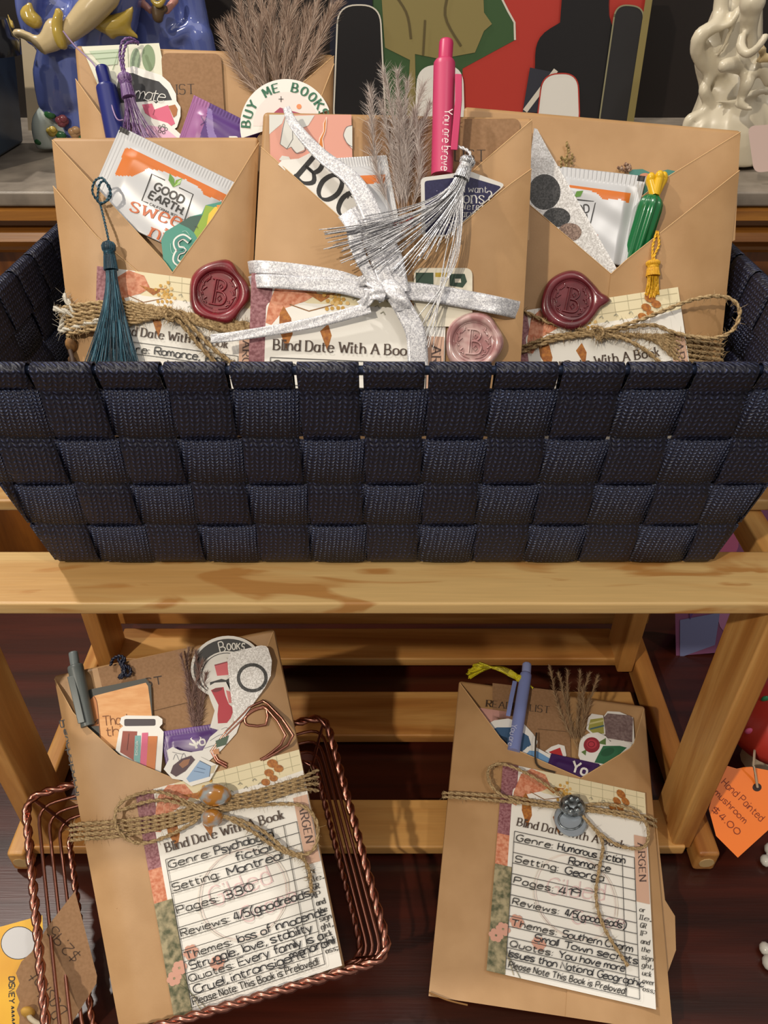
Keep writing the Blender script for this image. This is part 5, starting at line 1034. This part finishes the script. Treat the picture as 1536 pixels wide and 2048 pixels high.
info_card(PD, 'printed blind date card for a 330 page psychological novel, lower left', QD, .0070, 136, [(1, ('Genre:', 37), [('Psychological', 40, 76, 0)]), (2, None, [('fiction', 52, 76, .5)]), (3, ('Setting:', 40), [('Montreal', 45, 78, .5)]), (5, ('Pages:', 37), [('330', 41, 58, 0)]), (7, ('Reviews:', 41), [('4/5(goodreads)', 44, 92, 0)]),
 (9, ('Themes:', 40), [('loss of innocence', 44, 97, 0)]), (10, None, [('Struggle, love, stability', 14, 87, 0)]), (11, ('Quotes:', 39), [('Every family is a', 42, 93, 0)]), (12, None, [('Cruel, intransigent', 14, 80, .5), ('monarch!', 72, 98, -1.5)]), (13, ('Please Note This Book is Preloved!', 87), [])])
cc = 0.009
tw = [[(141, 1650+i*5, .002), (160, 1648+i*5, .0085), (240, 1642+i*5, .009+.0004*(i % 3)), (330, 1630+i*4, .010), (420, 1604+i*4, .0105), (520, 1580+i*4, .010), (600, 1556+i*4, .0095), (636, 1540+i*7, .001)] for i in (0, 2, 4, 6)]
tw += [[(415, 1620, .012), (370, 1602, .013), (320, 1584, .013), (270, 1590, .0125), (236, 1612, .012), (232, 1650, .012), (254, 1678, .0115), (290, 1686, .0115), (340, 1670, .012), (395, 1640, .012)],
 [(430, 1618, .012), (500, 1612, .012), (570, 1608, .011), (612, 1615, .0115), (635, 1650, .011), (630, 1695, .011), (605, 1709, .011), (570, 1698, .011), (530, 1665, .0115), (480, 1640, .012), (440, 1632, .012)], [(600, 1706, .011), (618, 1740, .0105), (623, 1785, .010)], [(440, 1628, .011), (500, 1660, .0115), (560, 1700, .011), (608, 1716, .0105)], [(236, 1622, .011), (320, 1600, .0125), (420, 1625, .0125)]]
strands(PD, DPK, 'twine', tw, .0011, fuzz=140)
SW_ = nmat('swirled_wax', 'b4792f', '9fa9ae', (130, 130, 130), 2, .2, coat=.5, lo=.42, hi=.58)
mb = MB(); mb.ball(PD(430, 1590, .0135), .0098, SW_, 18, 10, (1, .62, .8)); mb.ball(PD(424, 1636, .0135), .0068, SW_, 14, 8, (1, .7, .9))
for q in range(5):
    a = q*1.25; mb.tube([PD(430+(9+q*4)*math.cos(a+t*.5), 1590+(8+q*3)*math.sin(a+t*.5), .0185-.0008*q) for t in range(7)], .0009, SW_, 6)
mb.build('wax_charm', DPK)
# tags hanging on the copper basket
PT = Plane((-.19, .17, .028), (.1, -.75, 1))
T = thing('price_tag', 'brown kraft tag with scalloped end and handwritten price tied to the copper basket', 'tag', PT(110, 1930))
o = [(575, 930), (745, 1580), (740, 1640), (480, 2060), (140, 2060), (150, 1900), (128, 1840), (150, 1780), (120, 1700), (150, 1640), (122, 1560), (165, 1470), (240, 1400), (375, 1190)]
sheet(PT, 'tag_card', None, None, o, KRAFTD, 0, [('text', 'Basket', (520, 1840), (300, 1530), 130, pm('4a3322', .7), 9, dict(jit=.35)), ('text', '$2.95', (625, 1420), (425, 1200), 90, pm('4a3322', .7), 8, dict(jit=.35))], cW, t=.0006, parent=T)
mb = MB(); mb.tube(along(PT, cW, [(215, 1830, .001), (230, 1900, .004), (280, 1940, .006), (330, 1960, .008)]), .0014, pm('b9ad96', .9), 6); mb.ball(PT(*cW((215, 1860)), .002), .004, GOLD, 10, 6, (1, .6, 1.4)); mb.build('string', T)
PY = Plane((-.22, .19, .010), (.15, -.6, 1))
T = thing('hang_tag', 'bright yellow tag with a white disc at the lower left corner behind the kraft tag', 'tag', PY(30, 1960))
o = [(-160, 1240), (0, 1205), (325, 1115), (330, 1230), (300, 1600), (250, 2080), (-160, 2080)]
sheet(PY, 'tag_card', None, None, o, nmat('yellow_card', 'd99a08', 'e8b114', (30, 30, 30), 2, .4), 0, [('ell', ((142, 1328), 137, 128, -15), pm('2a2a2c', .5)), ('ell', ((142, 1328), 131, 122, -15), pm('c9c9cb', .4)),
 ('text', 'DISNEY', (68, 1590), (68, 1790), 42, PEN, 8, dict(jit=.2)), ('text', '~~~~~~', (85, 1815), (95, 1990), 40, PEN, 6)], cW, t=.0006, parent=T)
# ------------------------------------------------------------------ lower right package lying over the front slat
PE = lean(.19, .028, 80)
cE, cE2 = Crop(860, 1300, 2.844), Crop(850, 1560, 2.793)
TLe, TRe, BRe, BLe = (918, 1362), (1289, 1413), (1346, 2066), (857, 1992)
T = package('brown paper wrapped book propped on the lower slats, periwinkle pen and button charm', PE, TLe, TRe, BRe, BLe, .026, [(920, 1366), (1011, 1490), (1162, 1556)], [(1288, 1418), (1266, 1493), (1162, 1556)], .0052, .0040, botm=.58)
EPK = T
mb = MB(); mb.tube(along(PE, ID, [(858, 1985, .003), (895, 2000, .0046), (935, 2010, .003)]), .0005, pm('8d6436', .8), 5); mb.build('paper_crease', T)
o = [(1312, 1640), (1330, 1800), (1350, 1832), (1352, 1900), (1330, 1960), (1318, 1800)]
mb = MB(); mb.slab([PE(*p, -.002) for p in o], [PE(*p, -.016) for p in o], KRAFT); mb.build('folded_corner', T, bevel=.001)
listcard(PE, 'brown kraft reading list card behind the periwinkle pen, lower right package', [(985, 1366), (1137, 1384), (1142, 1520), (985, 1500)], .0010, ('READING LIST', (972, 1413), (1099, 1426), 13, TYPE, 1.9, dict(serif=True)), [('line', [(1075, 1458), (1140, 1464)], 1.2, pm('5f452d', .8))])
pampas(PE, 'pale pampas sprig at the top of the lower right package', (1158, 1500), [(1100, 1335), (1118, 1350), (1135, 1345), (1160, 1345), (1178, 1350), (1195, 1355), (1165, 1380)], .0026, 22, 300, [pm('8f7354', .9), pm('a98e6c', .9), pm('765b40', .9)], start=.15, hw=.3, ang=(.15, .7), stemr=.5)
YL = [nmat('lemon_thread', 'b9a80c', 'e6dc2c', (1200, 1200, 1200), 1, .4), pm('cfc21c', .4), pm('9c8f10', .5)]
tassel(PE, 'lemon yellow tassel lying across the top of the lower right package', [(1066, 1376, .003), (1050, 1364, .004), (1038, 1358, .005)], ((1044, 1360), (1018, 1345)), 7, [(938, 1358), (935, 1345), (948, 1332), (965, 1327)], 60, YL, .0062, .0062, 1.4, 2.0, jit=4, bend=.45)
sheet(PE, 'sticker', 'plain dusty pink paper sticker left of the periwinkle pen', 'sticker', [(222, 345), (230, 320), (440, 352), (470, 420), (330, 460), (220, 380)], pm('c8968c', .5), .0012, [], cE, group='die-cut stickers')
sheet(PE, 'sticker', 'blue sticker with white wavy border under the periwinkle pen', 'sticker', [(318, 445), (330, 420), (365, 400), (445, 390), (530, 415), (590, 480), (612, 520), (600, 560), (700, 600), (850, 715), (800, 760), (600, 700), (400, 560)], WHITE, .0022, [('poly', [(350, 455), (380, 440), (480, 440), (560, 490), (575, 540), (520, 580), (420, 530)], pm('3f5f82', .5)), ('poly', [(360, 470), (440, 500), (440, 545), (380, 500)], pm('22384f', .5))], cE, group='die-cut stickers')
sheet(PE, 'sticker', 'sky blue sticker with white edge at the bottom of the lower right pocket', 'sticker', [(520, 585), (555, 550), (600, 552), (740, 625), (850, 720), (700, 720), (580, 670)], WHITE, .0030, [('poly', [(540, 600), (565, 572), (610, 575), (720, 640), (800, 712), (700, 712), (590, 665)], pm('6f9cc9', .5)), ('line', [(590, 650), (630, 670)], 12, pm('20242e', .5))], cE, group='die-cut stickers')
sheet(PE, 'sticker', 'small red sticker with white edge above the purple sachet, lower right package', 'sticker', [(655, 575), (690, 550), (730, 536), (765, 545), (776, 600), (740, 640), (690, 600)], WHITE, .0022, [('poly', [(675, 580), (740, 555), (755, 600), (730, 620), (700, 595)], pm('b52f33', .5))], cE, group='die-cut stickers')
sachet(PE, 'purple tea sachet low in the lower right package pocket', [(690, 588), (965, 648), (900, 800), (640, 740)], .0036, pm('3f2358', .35), [], [('text', 'Yo', (800, 690), (885, 715), 62, WHITE, 12), ('ell', ((905, 715), 8, 8), WHITE)], K=cE, bulge=.0007)
sheet(PE, 'sticker', 'yellow green striped fruit sticker at the right of the lower right package', 'sticker', [(888, 450), (900, 385), (920, 362), (985, 372), (1000, 480), (940, 500)], WHITE, .0014, [('poly', [(900, 450), (912, 395), (985, 385), (990, 475), (935, 480)], pm('a3a04f', .5)), ('line', [(905, 420), (990, 400)], 10, pm('cfc98a', .5)), ('line', [(910, 450), (990, 430)], 9, pm('4a6a72', .5))], cE, group='die-cut stickers')
sheet(PE, 'sticker', 'mottled mauve grey square sticker in the lower right package', 'sticker', [(990, 375), (1010, 348), (1080, 352), (1155, 385), (1165, 540), (1100, 560), (1000, 500)], WHITE, .0022, [('poly', [(990, 382), (1010, 360), (1135, 372), (1155, 390), (1150, 525), (1000, 500)], nmat('mauve_print', '6d5858', '8d7a78', (500, 500, 500), 4, .5))], cE, group='die-cut stickers')
sheet(PE, 'sticker', 'white bordered red rose and green leaf sticker, lower right package', 'sticker', [(843, 600), (848, 540), (860, 500), (900, 475), (955, 468), (1000, 490), (1025, 520), (1100, 515), (1150, 535), (1120, 590), (1000, 660), (860, 640)], WHITE, .0034, [('poly', [(935, 640), (960, 590), (985, 545), (1080, 545), (1120, 555), (1060, 610), (1000, 650)], pm('2f6a48', .5)), ('ell', ((1010, 580), 40, 22, -20), pm('235538', .5)), ('poly', [(950, 530), (1000, 500), (1000, 540)], pm('5f7a42', .5)), ('poly', [(860, 580), (890, 565), (885, 600)], pm('5f7a42', .5)), ('ell', ((920, 540), 46, 44), pm('8f2733', .5)), ('ell', ((920, 535), 30, 26), pm('b23845', .5)), ('loop', ell((918, 536), 18, 15), 4, pm('6d1a26', .5))], cE, group='die-cut stickers')
PW = pm('7f8cc4', .42)
pen(PE, 'periwinkle blue ballpoint pen standing out of the lower right package', (1052, 1347), (1027, 1503), (11.5, 11.5), .0055, [PW, pm('93a0d2', .4), PW], ((1054, 1327), (1052, 1352), 9), ([(1030, 1362), (1024, 1390), (1016, 1432)], 9, .0042, 0), txt=('You are', (1024, 1448), (1016, 1490), 11, pm('c3c8e2', .5), 1.2))
mb = MB(); mb.tube(along(PE, ID, [(1073, 1466, .006), (1071, 1490, .008), (1074, 1530, .0075), (1110, 1545, .008)]), .0007, pm('3d3123', .9), 5); tag(mb.build('thread'), 'short dark thread loop over the blue sticker of the lower right package', 'thread')
QE = Quad((1006, 1525), (1290, 1586), (1312, 2019), (973, 1941))
info_card(PE, 'printed blind date card for a 419 page humorous romance, lower right', QE, .0068, 136, [(1, ('Genre:', 36), [('Humorous Fiction', 40, 84, 0)]), (2, None, [('Romance', 47, 74, .5)]), (3, ('Setting:', 40), [('Georgia', 45, 70, .5)]), (5, ('Pages:', 37), [('419', 41, 55, 0)]), (7, ('Reviews:', 41), [('4/5(goodreads)', 45, 83, 0)]),
 (9, ('Themes:', 40), [('Southern Charm', 44, 87, 0)]), (10, None, [('Small Town secrets', 27, 90, 0)]), (11, ('Quotes:', 38), [('You have more', 42, 82, 0)]), (12, None, [('Issues than National Geographic', 12, 93, 0)]), (13, ('Please Note This Book is Preloved!', 82), [])])
tw = [[(887, 1586+i*4, .001), (900, 1586+i*4, .0075), (1000, 1592+i*5, .0085), (1060, 1600+i*4, .0095), (1140, 1612+i*3, .0105), (1210, 1620+i*3, .0095), (1290, 1632+i*5, .008), (1312, 1642+i*6, .0005)] for i in (0, 2)]
tw += [[(1140, 1608, .011), (1100, 1575, .012), (1050, 1545, .012), (1005, 1528, .0115), (980, 1535, .011), (976, 1555, .011), (990, 1580, .011), (1030, 1602, .0105), (1090, 1612, .011), (1140, 1614, .011)], [(1140, 1614, .011), (1200, 1608, .011), (1262, 1618, .0115), (1294, 1650, .011), (1292, 1690, .0105), (1262, 1697, .0105), (1225, 1685, .011), (1190, 1658, .011), (1165, 1632, .0115)],
 [(1165, 1632, .0115), (1190, 1660, .011), (1206, 1690, .011), (1198, 1740, .0105), (1192, 1790, .010), (1202, 1840, .010), (1225, 1885, .010), (1256, 1932, .0095)]]
strands(PE, EPK, 'twine', tw, .0011, fuzz=100)
PEW = nmat('pewter', '4f5557', 'a3abb0', (300, 300, 300), 3, .28, metal=.75)
mb = MB(); mb.ball(PE(1145, 1612, .0145), .0088, PEW, 16, 10, (1, .9, .62)); c = PE(1141, 1640, .0115)
mb.tube([c-PE.n*.0012, c, c+PE.n*.0008], [.0104, .0108, .0098], pm('9fa9b4', .25, .3), 24)
for q in range(7): a = q*.9; mb.ball(PE(1145+14*math.cos(a), 1610+13*math.sin(a), .0185), .0026, PEW, 8, 6)
mb.tube(ell((0, 0), 1)[:0] or [PE(1141+24*math.cos(t*.26), 1640+19*math.sin(t*.26), .0126) for t in range(25)], .0007, PEW, 5); mb.build('button_charm', EPK)
